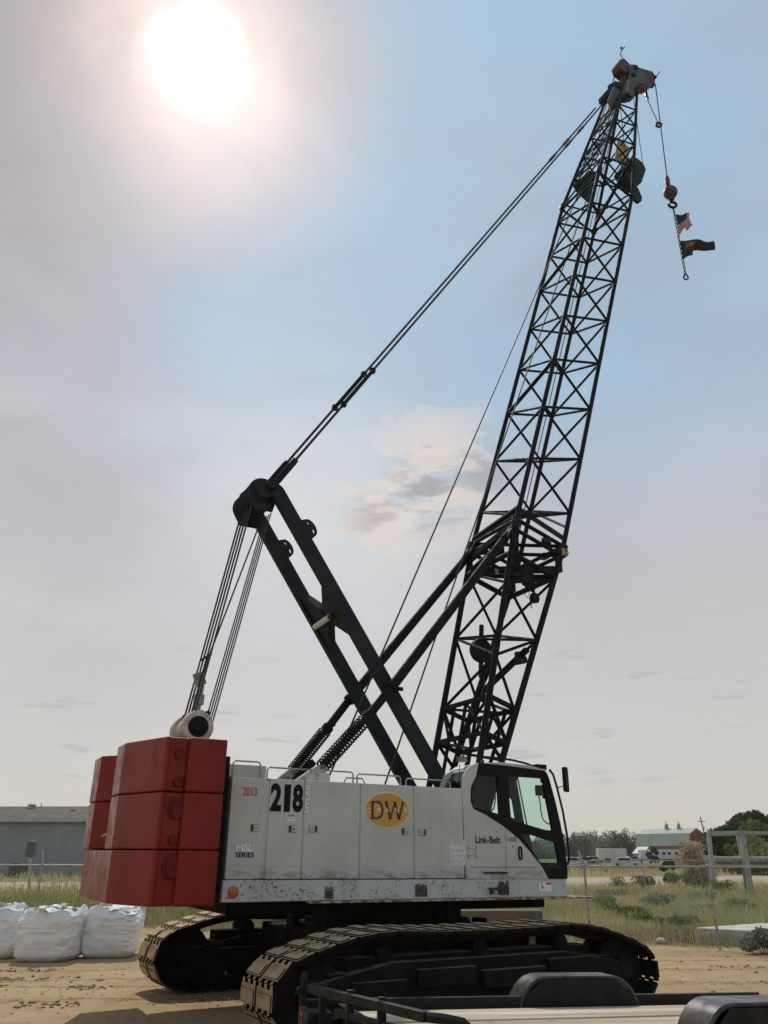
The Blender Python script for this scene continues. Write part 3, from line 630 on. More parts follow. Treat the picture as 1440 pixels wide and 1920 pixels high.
q.build('display_monitor', 'rubber', cabo)
q = MB(); q.path([U(928, 1486, -1.2), U(929, 1500, -1.2), U(926, 1515, -1.2), U(919, 1524, -1.2)], .012); q.build('cable', 'rubber', cabo)
dh = MB(); b0 = UB(971.5, 1587, 978.5, 1612, HS); dh.path([((b0[0] + b0[2]) / 2 + .028 * math.cos(t), HS - .012, (b0[1] + b0[3]) / 2 + (.09 * (1 if math.sin(t) > 0 else -1) * min(1, abs(math.sin(t)) * 1.6)) ) for t in np.linspace(0, 2 * math.pi, 20, endpoint=False)], .013, 6, closed=True)
dh.build('door_handle', 'rubber', cabo)
sm = MB(); a, z0 = zc(478, 1290); a2, z1 = zc(468, 815); sm.beam((a, HS - .001, z0), (a2, HS - .001, z1), .004, .004); z0 = zc(80, 1205)[1]
sm.box(((zc(80, 1205)[0] + zc(830, 1205)[0]) / 2, HS, z0), (1.3, .006, .006)); sm.build('door_seam', 'seam', cabo)
q = MB()
for a, b in (((92, 1022), (172, 1022)), ((172, 1022), (172, 1088)), ((172, 1088), (92, 1088)), ((92, 1088), (92, 1022))):
    A_, B_ = zc(*a), zc(*b); q.beam((A_[0], HS - .001, A_[1]), (B_[0], HS - .001, B_[1]), .005, .005)
for p in ((95, 1000), (172, 1000), (98, 1105), (176, 1105), (540, 996), (374, 850)):
    A_ = zc(*p); q.lathe((A_[0], HS, A_[1]), (0, -1, 0), [(0, .012), (.006, .01)], 8)
q.build('inspection_cover', 'seam', cabo)
q = MB(); b0 = UB(907, 1634, 951, 1639, HS); q.box(((b0[0] + b0[2]) / 2, HS - .008, (b0[1] + b0[3]) / 2), (b0[2] - b0[0], .02, b0[3] - b0[1] - .01)); q.build('step_tread', 'seam', cabo)
lettering('lettering', 'Link-Belt', UB(891.5, 1568.5, 937.5, 1581, HS), HS, 'tblack', cabo, bold=.022)
lettering('lettering', '1110287', UB(948, 1569.5, 969, 1577.5, HS), HS, 'tblack', cabo)
q = MB(); q.path([(zc(*p)[0], HS - .002, zc(*p)[1]) for p in ((200, 895), (250, 862), (300, 845), (330, 842))], .004, 4); q.build('decal_swoosh', 'twhite', cabo)
# roof lamp, grab rails, mirror
q = MB(); q.box((2.30, -1.38, 3.505), (.22, .14, .09)); q.build('work_lamp', 'rubber', cabo, bevel=.02)
q = MB(); q.path([U(905, 1419, -1.3), U(930, 1421, -1.3), U(960, 1425, -1.3), U(985, 1431, -1.3), U(998, 1436, -1.3), U(1005, 1443, -1.3)], .018)
q.path([U(1030, 1443, -1.52), U(1037, 1452, -1.52), U(1044, 1475, -1.52), U(1055, 1520, -1.52), U(1063, 1565, -1.52), U(1067, 1600, -1.52), U(1067, 1612, -1.52), U(1064, 1622, -1.52)], .020)
q.path([U(905, 1427, -1.45), U(903, 1433, -1.5), U(902, 1437, -1.5)], .03); q.build('grab_rail', 'rubber', cabo)
q = MB(); q.path([U(1043, 1478, -1.52), U(1048, 1476.5, -1.6), U(1056, 1474, -1.66)], .008); q.build('mirror_arm', 'rubber', cabo)
q = MB(); c = U(1060.5, 1462, -1.68); q.prism(round_poly([(-.075, -.2), (.075, -.2), (.07, .21), (-.07, .21)], .05), -.035, .035, lambda u, v, k: V((c.x + u * .85 + k * .5, c.y + u * .5 - k * .85, c.z + v - .05 * u)))
q.build('mirror', 'rubber', cabo, bevel=.012)
q = MB(); q.tube(U(861, 1462, -1.3), U(862, 1433, -1.3), .006); q.tube(U(861, 1464, -1.3), U(863, 1478, -1.3), .02); q.build('antenna', 'rubber', cabo)
q = MB(); q.box(U(866, 1424, -1.0), (.16, .12, .08)); q.tube(U(866, 1422, -1.0), U(869, 1417, -1.0), .035); q.build('roof_horn', 'rust', cabo, bevel=.01)
# --- mast (two box legs)
mtop, mmid, mbot = V((-2.66, 0, 8.19)), V((-1.22, 0, 6.12)), V((1.32, 0, 2.45))
md = (mtop - mbot).normalized(); mn = V((-md.z, 0, md.x))                           # mn: up-forward side of a leg
msid = V((md.z, 0, -md.x))
for sg in (-1, 1):
    q = MB(); y = sg * .57
    Lm = (mtop - mbot).length
    def MP(t, o_): p = mbot + md * t + msid * o_; return (p.x, p.z)
    q.prism([MP(0, -.13), MP(0, .13), MP(Lm - .15, .13), MP(Lm + .02, .06), MP(Lm - .1, -.13)], y - .06, y + .06, lambda u, v, k: V((u, k, v)))
    leg_ = q.build('mast_leg', 'mast', crane, bevel=.012)
    g = MB(); tm = (mmid - mbot).length; yi = y - sg * .06
    g.add([], [])
    pr = [(tm - .58, 0), (tm - .16, .46), (tm + .16, .46), (tm + .58, 0)]
    vs = [];
    for o_ in (-.08, .08):
        for t, dd in pr:
            p = mbot + md * t + msid * o_; vs.append((p.x, yi - sg * dd, p.z))
    g.add(vs, [(0, 1, 2, 3), (7, 6, 5, 4), (0, 4, 5, 1), (1, 5, 6, 2), (2, 6, 7, 3), (3, 7, 4, 0)]); g.build('gusset', 'mast', leg_, bevel=.01)
    lg = MB(); t0 = Lm - .95
    def LP(*P): return [V(((mbot + md * (t0 + a_) + msid * (.10 + b_)).x, (mbot + md * (t0 + a_) + msid * (.10 + b_)).z)) for a_, b_ in P]
    plate('lifting_lug', round_poly(LP((-.28, -.05), (-.22, .20), (-.06, .24), (.10, .19), (.16, -.05)), .07), [round_poly(LP((-.19, .12), (-.18, .17), (-.11, .185), (-.10, .135)), .02), round_poly(LP((.0, .12), (.0, .17), (.07, .15), (.08, .11)), .02)], y - .03, .06, 'mast', leg_)
q = MB(); xa, xc = U(590, 1177, .42), U(624, 1154, -.42); q.tube(xa, xc, .052, 12); xb = q.build('mast_crossbeam', 'mast', crane)
q = MB(); q.tube(xa.lerp(xc, .06) + V((-.012, 0, 0)), xa.lerp(xc, .86) + V((-.012, 0, 0)), .054, 12); q.build('crossbeam_label', 'paper', xb)
sc_ = U(490, 927, -.36)
q = MB()
for k in range(8):
    y = -.36 + k * .105; q.lathe((sc_.x, y, sc_.z), (0, 1, 0), [(0, .16), (0, .26), (.02, .275), (.05, .23), (.08, .275), (.1, .26), (.1, .16)], 30)
q.tube((sc_.x, -.62, sc_.z), (sc_.x, .62, sc_.z), .16, 20); sh = q.build('mast_head_sheave', 'mast', crane)
q = MB()
for y in (-.44, .44):
    q.prism([(sc_.x + .28 * math.cos(t), sc_.z + .28 * math.sin(t)) for t in np.linspace(R(-20), R(200), 16)] + [(sc_.x - .12, sc_.z - .34), (sc_.x + .2, sc_.z - .34)], y - .015, y + .015, lambda u, v, k: V((u, k, v)))
A_, B_ = U(449, 927.5, .56), U(484, 897.5, -.15); C_, D_ = U(458, 946, .56), U(489, 912, -.15)
q.add([A_, B_, D_, C_] + [p + V((.04, 0, -.02)) for p in (A_, B_, D_, C_)], [(0, 1, 2, 3), (7, 6, 5, 4), (0, 4, 5, 1), (1, 5, 6, 2), (2, 6, 7, 3), (3, 7, 4, 0)])
q.path([U(451, 929, .5), U(450, 938, .5), U(452, 950, .5), U(457, 955, .5)], .018); q.path([U(456, 926, .4), U(455, 936, .4), U(457, 948, .4)], .018)
q.build('sheave_guard', 'mast', sh)
pv = U(510.5, 907, -.70)
q = MB(); q.tube((pv.x, -.72, pv.z), (pv.x, .72, pv.z), .10, 18); q.build('mast_pivot_pin', 'mast', crane)
q = MB(); q.lathe((pv.x, -.72, pv.z), (0, -1, 0), [(0, .09), (.015, .088), (.018, .055), (.005, .05)], 20); q.build('pin_collar', 'spring', crane)
# --- backstops with springs
for sg in (-1, 1):
    y = sg * .76
    if sg < 0: P = [U(602, 1440, y), U(688, 1346, y), U(735, 1288, y), U(945, 1012, y), U(966, 978, y)]
    else: P = [U(549, 1446, y), U(612, 1368, y), U(655, 1312, y), U(873, 1048, y), U(892, 1010, y)]
    q = MB(); q.tube(P[0], P[1], .055, 10)
    q.tube(P[1] - (P[1] - P[0]) * .02, P[2], .075, 12); q.tube(P[1] - (P[1] - P[0]) * .03, P[1] + (P[2] - P[1]) * .1, .105, 14)
    q.tube(P[2], P[3], .088, 14)
    q.tube(P[3], P[3] + (P[4] - P[3]) * .35, .10, 14, r2=.06); q.beam(P[3], P[4], .05, .22, up=(0, 1, 0))
    q.lathe(P[2], P[2] - P[1], [(-.03, .075), (-.03, .108), (.04, .108), (.04, .08)], 14)
    q.box(P[1] + V((.12, 0, .1)), (.1, .05, .06)); q.box(P[2] + V((.16, 0, -.02)), (.1, .05, .06))
    bs = q.build('backstop', 'black', crane)
    sp = MB(); d = (P[1] - P[0]); Ld = d.length; dn = d.normalized(); x_ = V((0, 1, 0)); y_ = dn.cross(x_)
    turns = 19; pts_ = []
    for i in range(turns * 12 + 1):
        t = 2 * math.pi * i / 12; pts_.append(P[0] + dn * (Ld * (.02 + .94 * i / (turns * 12))) + (x_ * math.cos(t) + y_ * math.sin(t)) * .108)
    sp.path(pts_, .0165, 6); sp.build('spring', 'spring', bs)
    br = MB(); b_ = P[0]
    br.prism([(b_.x - .62, 3.0), (b_.x - .55, 3.06), (b_.x - .1, b_.z + .02), (b_.x + .06, b_.z + .06), (b_.x + .08, b_.z - .12), (b_.x + .05, 2.9), (b_.x - .2, 2.9)], y - .06, y + .06, lambda u, v, k: V((u, k, v)))
    br.box((b_.x + .02, y, b_.z - .18), (.2, .22, .2)); br.build('backstop_bracket', 'cream' if sg < 0 else 'greyp', crane, bevel=.015)
    q = MB(); q.lathe((b_.x, y - .09, b_.z), (0, -1, 0), [(0, .05), (.02, .045)], 14); q.build('bracket_pin', 'rust', bs)
q = MB(); p = U(588, 1428, .6); q.beam(p, p + V((-.45, 0, -.45)), .12, .12); q.build('limit_switch_box', 'black', crane, bevel=.02)
# --- lattice boom
PH = 1.2590; BU = V((math.cos(PH), 0, math.sin(PH))); BN = V((math.sin(PH), 0, -math.cos(PH)))
B0 = V((2.8468, 0, 9.3081)) + BN * .625; T0, T1, T2 = -.98, 11.3, 17.25; BL = 1.5075
foot = V((1.05, 0, 1.75))
c_lo = B0 + BU * T0
def wD(t):
    if t <= T1: return 1.6177, 1.2498
    k = (t - T1) / (T2 - T1); return 1.6177 + (.86 - 1.6177) * k, 1.2498 + (.52 - 1.2498) * k
def bp(k, t):
    w_, d_ = wD(t); y = w_ / 2 if k[0] == 'f' else -w_ / 2
    if t >= T0: c = B0 + BU * t; n = BN; d2 = d_ / 2
    else:
        q = (T0 - t) / 7.0; c = c_lo.lerp(foot, q); n = BN; d2 = .625 * (1 - q) + .06 * q
    c = c + n * (d2 if k[1] == 'f' else -d2); return V((c.x, y, c.z))
KS = ('fb', 'nb', 'ff', 'nf'); OFF = {'fb': 0, 'nb': -.754, 'ff': .754, 'nf': 0}
FACES = (('fb', 'nb'), ('nb', 'nf'), ('nf', 'ff'), ('ff', 'fb'))
def lacing(q, ts, r, thick=()):
    """ts: node stations of the far-back chord; zigzag on the four faces"""
    n = len(ts)
    def st(k, i):
        if k in ('fb', 'nf'): return ts[i]
        if k == 'nb': return (ts[i] + (ts[i - 1] if i else 2 * ts[0] - ts[1])) / 2
        return (ts[i] + (ts[i + 1] if i < n - 1 else 2 * ts[-1] - ts[-2])) / 2
    for i in range(n):
        P = {k: bp(k, st(k, i)) for k in KS}
        q.tube(P['fb'], P['nb'], r, 7); q.tube(P['nb'], P['nf'], r, 7); q.tube(P['nf'], P['ff'], r, 7); q.tube(P['ff'], P['fb'], r, 7)
        if i < n - 1:
            Q = {k: bp(k, st(k, i + 1)) for k in KS}
            rr = .05 if i in thick else r
            q.tube(P['fb'], Q['nb'], rr, 7); q.tube(Q['nb'], P['nf'], r, 7); q.tube(P['ff'], Q['nf'], r, 7); q.tube(Q['fb'], P['ff'], r, 7)
def frame_ring(q, t, r, cross=True):
    P = [bp(k, t) for k in ('fb', 'nb', 'nf', 'ff')]
    for a, b in zip(P, P[1:] + P[:1]): q.tube(a, b, r, 7)
    if cross: q.tube(P[0], P[2], r * .9, 7); q.tube(P[1], P[3], r * .9, 7)
# insert sections
bi = MB()
for k in KS: bi.tube(bp(k, T0), bp(k, T1), .053, 10)
lacing(bi, [BL * i for i in range(8)], .031, thick=(2, 5))
frame_ring(bi, T0 + .12, .045); frame_ring(bi, T1 - .1, .035, False)
for a_, b_ in (('fb', 'ff'), ('nb', 'nf')): bi.tube(bp(a_, T0 + .15), bp(b_, .754 if a_ == 'fb' else 0), .031, 7)
bi.tube(bp('fb', T0 + .2), bp('nb', -.75), .04, 7); bi.tube(bp('ff', .754), bp('nf', T0 + .6), .031, 7)
bi.tube(bp('fb', 7 * BL), bp('nb', T1 - .1), .031, 7); bi.tube(bp('nf', 7 * BL), bp('nb', T1 - .1), .031, 7)
boom_i = bi.build('boom_insert', 'black', crane)
# base section
bb = MB()
for k in KS: bb.tube(bp(k, T0 - 7.0), bp(k, T0), .060, 10)
def tz(px, py, k):                               # station of a chord node read at a height
    y = wD(0)[0] / 2 * (1 if k[0] == 'f' else -1); z = U(px, py, y).z; lo, hi_ = T0 - 7, T0
    for _ in range(40):
        md_ = (lo + hi_) / 2
        if bp(k, md_).z < z: lo = md_
        else: hi_ = md_
    return lo
fbs = [tz(877, 1075, 'fb'), tz(858, 1198, 'fb'), tz(837, 1330, 'fb')]
nfs = [tz(1036, 1087, 'nf'), tz(1005, 1200, 'nf'), tz(963, 1338, 'nf')]
nbs = [(fbs[0] + fbs[1]) / 2 + .05, (fbs[1] + fbs[2]) / 2 + .05]
ffs = [(nfs[0] + nfs[1]) / 2 - .2, (nfs[1] + nfs[2]) / 2 - .2]
frame_ring(bb, T0 - .12, .045); frame_ring(bb, fbs[0] - .05, .06)
for i in range(2):
    for t_, k_, c_ in ((fbs, 'fb', None),): pass
    bb.tube(bp('fb', fbs[i]), bp('nb', nbs[i]), .031, 7); bb.tube(bp('nb', nbs[i]), bp('fb', fbs[i + 1]), .031, 7)
    bb.tube(bp('nf', nfs[i]), bp('nb', nbs[i]), .031, 7); bb.tube(bp('nb', nbs[i]), bp('nf', nfs[i + 1]), .031, 7)
    bb.tube(bp('nf', nfs[i]), bp('ff', ffs[i]), .031, 7); bb.tube(bp('ff', ffs[i]), bp('nf', nfs[i + 1]), .031, 7)
    bb.tube(bp('fb', fbs[i]), bp('ff', ffs[i]), .031, 7); bb.tube(bp('ff', ffs[i]), bp('fb', fbs[i + 1]), .031, 7)
    bb.tube(bp('fb', fbs[i + 1]), bp('nf', nfs[i + 1]), .028, 7)
bb.tube(bp('fb', fbs[0]), bp('nb', T0 - .2), .045, 7); bb.tube(bp('ff', T0 - .15), bp('nf', nfs[0]), .045, 7)
bb.beam(bp('nf', nfs[1]).lerp(bp('ff', ffs[1]), .15), bp('ff', ffs[1]), .12, .08); bb.tube(bp('ff', ffs[1]), bp('nb', nbs[1]), .05, 7)
tq = [fbs[2], tz(826, 1393, 'fb'), tz(822, 1424, 'fb'), T0 - 6.2]
for t in tq[:2]:
    P = [bp(k, t) for k in ('fb', 'nb', 'nf', 'ff')]
    for a, b in zip(P, P[1:] + P[:1]): bb.beam(a, b, .075, .075)
for (ka, kb) in (('fb', 'nb'), ('ff', 'nf')):
    for f_ in (.27, .52, .78):
        bb.tube(bp(ka, tq[0]).lerp(bp(kb, tq[0]), f_), bp(ka, tq[3]).lerp(bp(kb, tq[3]), f_), .036, 7)
    bb.tube(bp(ka, tq[0]), bp(ka, tq[1]).lerp(bp(kb, tq[1]), .27), .027, 7); bb.tube(bp(ka, tq[0]).lerp(bp(kb, tq[0]), .52), bp(kb, tq[1]), .027, 7); bb.tube(bp(ka, tq[1]), bp(kb, tq[2]), .027, 7); bb.tube(bp(kb, tq[0]), bp(ka, tq[1]).lerp(bp(kb, tq[1]), .52), .03, 7)
for a_, b_ in (('fb', 'ff'), ('nb', 'nf')): bb.tube(bp(a_, tq[0]), bp(b_, tq[1]), .035, 7); bb.tube(bp(a_, tq[1]), bp(b_, tq[2]), .035, 7)
boom_b = bb.build('boom_base', 'black', crane)
# splice hardware and bits hung in the boom
for k in KS:
    q = MB()
    for dt in (-.07, .07): q.lathe(bp(k, T0 + dt) - BU * .06, BU, [(0, .05), (0, .10), (.12, .10), (.12, .05)], 12)
    q.box(bp(k, T0), (.12, .2, .14)); q.box(bp(k, T0 - .35), (.12, .08, .35))
    q.build('splice_lug', 'mast', boom_b)
for k in KS:
    q = MB()
    for dt in (-.05, .05): q.lathe(bp(k, T1 + dt) - BU * .05, BU, [(0, .04), (0, .085), (.1, .085), (.1, .04)], 12)
    q.build('splice_lug', 'mast', boom_i)
q = MB(); p = bp('nf', T0 + .02).lerp(bp('nb', T0), .35); p2 = bp('ff', T0 + .1).lerp(bp('nf', T0 + .1), .6)
q.beam(bp('fb', T0 + .25), bp('nb', T0 + .42), .05, .12, up=BN); q.beam(bp('nb', T0 + .38), bp('nf', T0 + .3), .10, .04, up=(0, 1, 0))
q.beam(bp('fb', T0 - .3), bp('nb', T0 + .05), .10, .12); q.beam(bp('fb', T0 - .45).lerp(bp('ff', T0 - .4), .2), bp('nf', T0 - .5), .09, .14)
q.box(p, (.18, .1, .12)); q.box(p2, (.16, .2, .1)); q.box(bp('fb', T0 - .2).lerp(bp('nb', T0 - .2), .45) + BN * .2, (.3, .14, .12))
q.prism([(0, -.25), (.28, -.4), (.3, .3), (.1, .3)], -.03, .03, lambda u, v, k: bp('nf', T0 - .7).lerp(bp('nb', T0 - .7), .35) + V((u - .2, k + .35, v)))
q.build('walkway_bracket', 'mast', boom_b)
q = MB(); c = U(901.5, 1220, .35); q.lathe((c.x, .28, c.z), (0, 1, 0), [(0, .1), (0, .24), (.03, .25), (.10, .25), (.13, .24), (.13, .1)], 26); q.beam((c.x + .05, .36, c.z + .55), (c.x - .02, .36, c.z - .55), .07, .07); q.build('cable_reel', 'rubber', boom_b)
q = MB(); c = U(1002, 1122, -.5); q.lathe((c.x, c.y, c.z + .12), (0, 0, -1), [(0, .03), (.03, .08), (.12, .11), (.2, .09), (.22, .02)], 14); q.tube((c.x, c.y, c.z + .1), (c.x + .05, c.y, c.z + .5), .02)
q.path([U(985, 1095, -.5), U(984, 1115, -.5), U(989, 1121, -.5), U(993, 1112, -.5), U(991, 1098, -.5)], .007); q.path([U(996, 1118, -.5), U(995, 1136, -.5), U(997, 1141, -.5), U(997, 1120, -.5)], .007)
q.build('hanging_lamp', 'mast', boom_b)
q = MB(); c = U(975, 1238, -.4); q.tube(c - V((.1, 0, .03)), c + V((.12, 0, .03)), .08, 12); q.box(c + V((-.03, 0, .12)), (.12, .1, .08)); q.build('work_lamp', 'mast', boom_b)
q = MB(); q.path([U(1058, 1032, -.9), U(1063, 1030, -.95), U(1066, 1036, -.95), U(1064, 1040, -.95)], .008); q.box(U(1057, 1036, -.86), (.14, .1, .16)); q.build('retaining_pin', 'rust', boom_b)
c = U(931, 1071, .1); q = MB(); q.box((c.x, .1, c.z), (.13, .012, .17)); wp = q.build('notice_plate', 'tblack', boom_b)
lettering('lettering', 'HC', (c.x - .045, c.z - .02, c.x + .05, c.z + .05), c.y - .008, 'twhite', boom_b, bold=.03); lettering('lettering', 'OM', (c.x - .045, c.z - .075, c.x + .05, c.z - .03), c.y - .008, 'twhite', boom_b, bold=.03)
# tip section
bt = MB()
for k in KS: bt.tube(bp(k, T1), bp(k, T2), .052, 9, r2=.045)
tt = [T1 + .12]; stp = 1.28
while tt[-1] + stp < T2 - .9: tt.append(tt[-1] + stp); stp *= .90
lacing(bt, tt, .026)
for i in range(6):
    t = T1 + .9 + i * .30; bt.tube(bp('fb', t), bp('nb', t + .5), .018, 6)
for f_ in (.25, .5, .75): bt.tube(bp('fb', T1 + .4).lerp(bp('nb', T1 + .9), f_), bp('fb', T2 - .9).lerp(bp('nb', T2 - .6), f_), .016, 6)
bt.tube(bp('ff', T1 + .3), bp('nf', T1 + 2.0), .055, 8)
boom_t = bt.build('boom_tip', 'black', crane)
def facept(k1, k2, t, f_): return bp(k1, t).lerp(bp(k2, t), f_)
def slab(name, P, th, nrm, mat, par):
    q = MB(); n_ = V(nrm).normalized() * th; k = len(P); q.add(list(P) + [p + n_ for p in P], [tuple(range(k)), tuple(range(2 * k - 1, k - 1, -1))] + [(i, (i + 1) % k, k + (i + 1) % k, k + i) for i in range(k)]); return q.build(name, mat, par, smooth=False)
# dark deflector plates inside the tip and the company sign
ys = .30
slab('rope_guard_plate', [U(1105, 320, ys), U(1120, 322, ys), U(1117, 347, ys), U(1107, 382, ys), U(1083, 361, ys), U(1074, 346, ys)], .03, (0, 1, 0), 'mast', boom_t)
t_a, t_b = T2 - 1.75, T2 - .55
slab('rope_guard_plate', [facept('fb', 'nb', T2 - 2.4, .12), facept('fb', 'nb', T2 - 2.2, .9), facept('fb', 'nb', T2 - 1.2, .92), facept('fb', 'nb', T2 - 1.6, .1)], .02, BN, 'mast', boom_t)
ys = .05
sgn = slab('sign_board', [U(1159, 258, ys), U(1181, 277, ys), U(1177, 313, ys), U(1166, 310, ys), U(1153, 299, ys)], .025, (0, 1, 0), 'greyp', boom_t)
q = MB(); a_ = U(1167.5, 287, ys - .012)
ux_ = (U(1177, 300, ys) - U(1159, 275, ys)) / 2; uv_ = (U(1172, 279, ys) - U(1162, 297, ys)) / 2
poly = [a_ + ux_ * math.cos(t) * .95 + uv_ * math.sin(t) * .95 for t in np.linspace(0, 2 * math.pi, 32, endpoint=False)]
q.add(poly + [p + V((0, -.006, 0)) for p in poly], [tuple(range(32)), tuple(range(63, 31, -1))] + [(i, (i + 1) % 32, 32 + (i + 1) % 32, 32 + i) for i in range(32)]); q.build('sign_oval', 'tgold', sgn, smooth=False)
# sheave box on the front face of the tip
ys = -.25
slab('deflector_sheave_box', [U(1180, 296, ys), U(1194, 296, ys), U(1206, 306, ys), U(1211, 318, ys), U(1203, 342, ys), U(1196, 348, ys), U(1186, 350, ys), U(1175, 333, ys), U(1165, 316, ys)], .34, (0, 1, 0), 'mast', boom_t)
slab('deflector_arm', [U(1189, 352, -.1), U(1196, 351, -.1), U(1204, 370, -.1), U(1203, 377, -.1), U(1198, 379, -.1), U(1188, 370, -.1)], .10, (0, 1, 0), 'mast', boom_t)
# head machinery
ys = -.40
slab('head_plate', [U(1180, 140, ys), U(1189, 121, ys), U(1197, 124, ys), U(1196, 178, ys), U(1186, 181, ys), U(1176, 172, ys)], .06, (0, 1, 0), 'dgrey', boom_t)
slab('head_plate', [U(1175, 150, .35), U(1189, 128, .35), U(1193, 140, .35), U(1180, 178, .35), U(1160, 200, .35)], .06, (0, 1, 0), 'dgrey', boom_t)
for s_ in (-.36, .36): slab('tip_side_plate', [bp('fb', T2 - 1.5) * 0 + U(1139, 190, s_), U(1150, 163, s_), U(1166, 146, s_), U(1176, 150, s_), U(1172, 172, s_), U(1147, 205, s_)], .03, (0, 1, 0), 'dgrey', boom_t)
hc = U(1186, 150, 0)
for y in (-.26, -.08, .10):
    q = MB(); q.lathe((hc.x, y, hc.z), (0, 1, 0), [(0, .08), (0, .40), (.02, .42), (.07, .34), (.12, .42), (.14, .40), (.14, .08)], 26)
    q.build('head_sheave', 'dgrey', boom_t)
for p_ in ((1192, 127), (1188, 140)): q = MB(); q.lathe(U(*p_, -.42), (0, -1, 0), [(-.1, .09), (.04, .09)], 14); q.build('head_pin', 'mast', boom_t)
q = MB(); q.box(U(1143, 176, 0), (.22, .8, .22)); q.box(U(1145, 168, .2), (.10, .14, .4)); q.build('pendant_bracket', 'mast', boom_t)
slab('bracket_plate', [U(1176, 168, -.3), U(1194, 172, -.3), U(1190, 182, -.3), U(1178, 185, -.3), U(1171, 182, -.3)], .2, (0, 1, 0), 'mast', boom_t)
ys = -.22
slab('auxiliary_head', [U(1160, 117, ys), U(1163, 111, ys), U(1171, 110, ys), U(1180, 119, ys), U(1184, 126, ys), U(1176, 138, ys), U(1163, 128, ys)], .34, (0, 1, 0), 'redh', boom_t)
aux = slab('auxiliary_head', [U(1196, 126, ys), U(1223, 134, ys), U(1230, 144, ys), U(1227, 156, ys), U(1217, 162, ys), U(1200, 163, ys), U(1195, 158, ys)], .34, (0, 1, 0), 'redh', boom_t)
sx = U(1219, 155, 0); q = MB(); q.lathe((sx.x, -.06, sx.z), (0, 1, 0), [(0, .05), (0, .19), (.02, .2), (.06, .16), (.1, .2), (.12, .19), (.12, .05)], 22); q.tube((sx.x, -.28, sx.z), (sx.x, .2, sx.z), .05); q.build('auxiliary_sheave', 'rubber', aux)
q = MB(); q.tube(U(1229, 146, 0), U(1237, 134, 0), .018); q.prism([(0, 0), (.1, .02), (.03, -.18)], -.04, .04, lambda u, v, k: U(1201, 163, -.1) + V((u, k, v))); q.build('rope_keeper', 'rust', aux)
q = MB(); q.path([U(1168, 110, 0), U(1163, 102, 0), U(1165, 97, 0), U(1167, 92, 0)], .016); q.lathe(U(1165, 91, 0), (0, 0, 1), [(0, .02), (.03, .05), (.06, .02)], 10)
q.path([U(1165, 95, 0), U(1171, 88, 0)], .02); q.build('wind_gauge', 'dgrey', boom_t)
q = MB(); q.tube(U(1160, 119, .2), U(1147, 160, .2), .02); q.build('stay_rope', 'rope', boom_t)
# --- pendants
for sg in (-1, 1):
    y0, y1 = sg * .16, sg * .14; up_o = V((-.62, 0, .78)) * (.046 * sg)
    a = U(524, 893, -.6) if sg < 0 else None
    pa = V((pv.x + .02, y0, pv.z + .02)); tipp = U(1141, 179, -.44); pa = pa + up_o; pb = V((tipp.x, y1, tipp.z)) + up_o
    d = pb - pa
    q = MB(); q.tube(pa + d * .005, pb, .026, 7); pd = q.build('pendant_rope', 'rope', crane)
    q = MB(); q.beam(pa, pa + d * .05, .12, .17, up=(0, 1, 0)); q.beam(pa + d * .035, pa + d * .055, .11, .10, up=(0, 1, 0)); q.tube(pa + d * .05, pa + d * .155, .026)
    q.beam(pa + d * .148, pa + d * .215, .08, .13, up=(0, 1, 0)); q.box(pa + d * .15, (.10, .09, .10)); q.box(pa + d * .213, (.10, .09, .10)); q.build('pendant_link', 'rubber', pd)
    for f_ in ((.835, .892) if sg < 0 else (.80, .86)):
        q = MB(); q.beam(pa + d * (f_ - .007), pa + d * (f_ + .007), .08, .13, up=(0, 1, 0)); q.tube(pa + d * (f_ - .02), pa + d * (f_ + .02), .03); q.build('rope_socket', 'ball', pd)
# --- boom hoist reeving between mast head and sheave block
q = MB()
for k in range(8):
    s_ = -.36 + k * .11; a = U(462, 952, 0); b = U(352, 1356, 0)
    a = V((a.x + .03 * (k % 2), s_, a.z)); b = V((b.x + .02 * (k % 2), s_ * .95 + .06, b.z)); q.tube(a, b, .0145, 6)
for k in range(4):
    a = U(508 - 4.2 * k, 962 + 3 * k, -.25 + k * .13); b = U(397 - 4.6 * k, 1360, -.40 + k * .13); q.tube(a, b, .0115, 6)
q.tube(U(484, 990, .3), U(388, 1240, .1), .014, 6)
q.tube(U(388, 1240, .1), U(373, 1290, 0), .02, 6); q.tube(U(377, 1238, .1), U(397, 1225, .1), .02, 6)
q.build('boom_hoist_rope', 'rope', crane)
q = MB(); q.beam(U(371, 1262, 0), U(377, 1285, 0), .16, .1, up=(0, 1, 0)); q.beam(U(377, 1285, 0), U(369, 1332, 0), .09, .09, up=(0, 1, 0)); q.box(U(373, 1312, 0), (.14, .12, .16)); q.path([U(354, 1335, .1), U(366, 1338, -.1), U(379, 1332, -.2), U(388, 1340, -.3)], .012)
q.build('wedge_socket', 'steel', crane)
# --- hoist lines from the winches to the boom tip
q = MB(); q.tube(V((-1.5, .1, 2.3)), U(1176, 150, .1), .017, 6)
a = U(722, 1470, -.15); b = U(1177, 150, -.15); q.tube(a + (a - b) * .04, b, .016, 6)
q.tube(bp('nb', T0 - 5.5).lerp(bp('ff', T0 - 5.5), .5), V((hc.x - .3, .05, hc.z)), .012, 6)
q.tube(U(1187, 178, -.1), U(1205, 306, -.1), .012, 6); q.tube(U(1163, 200, 0), U(1172, 285, 0), .012, 6)
q.build('hoist_rope', 'rope', crane)
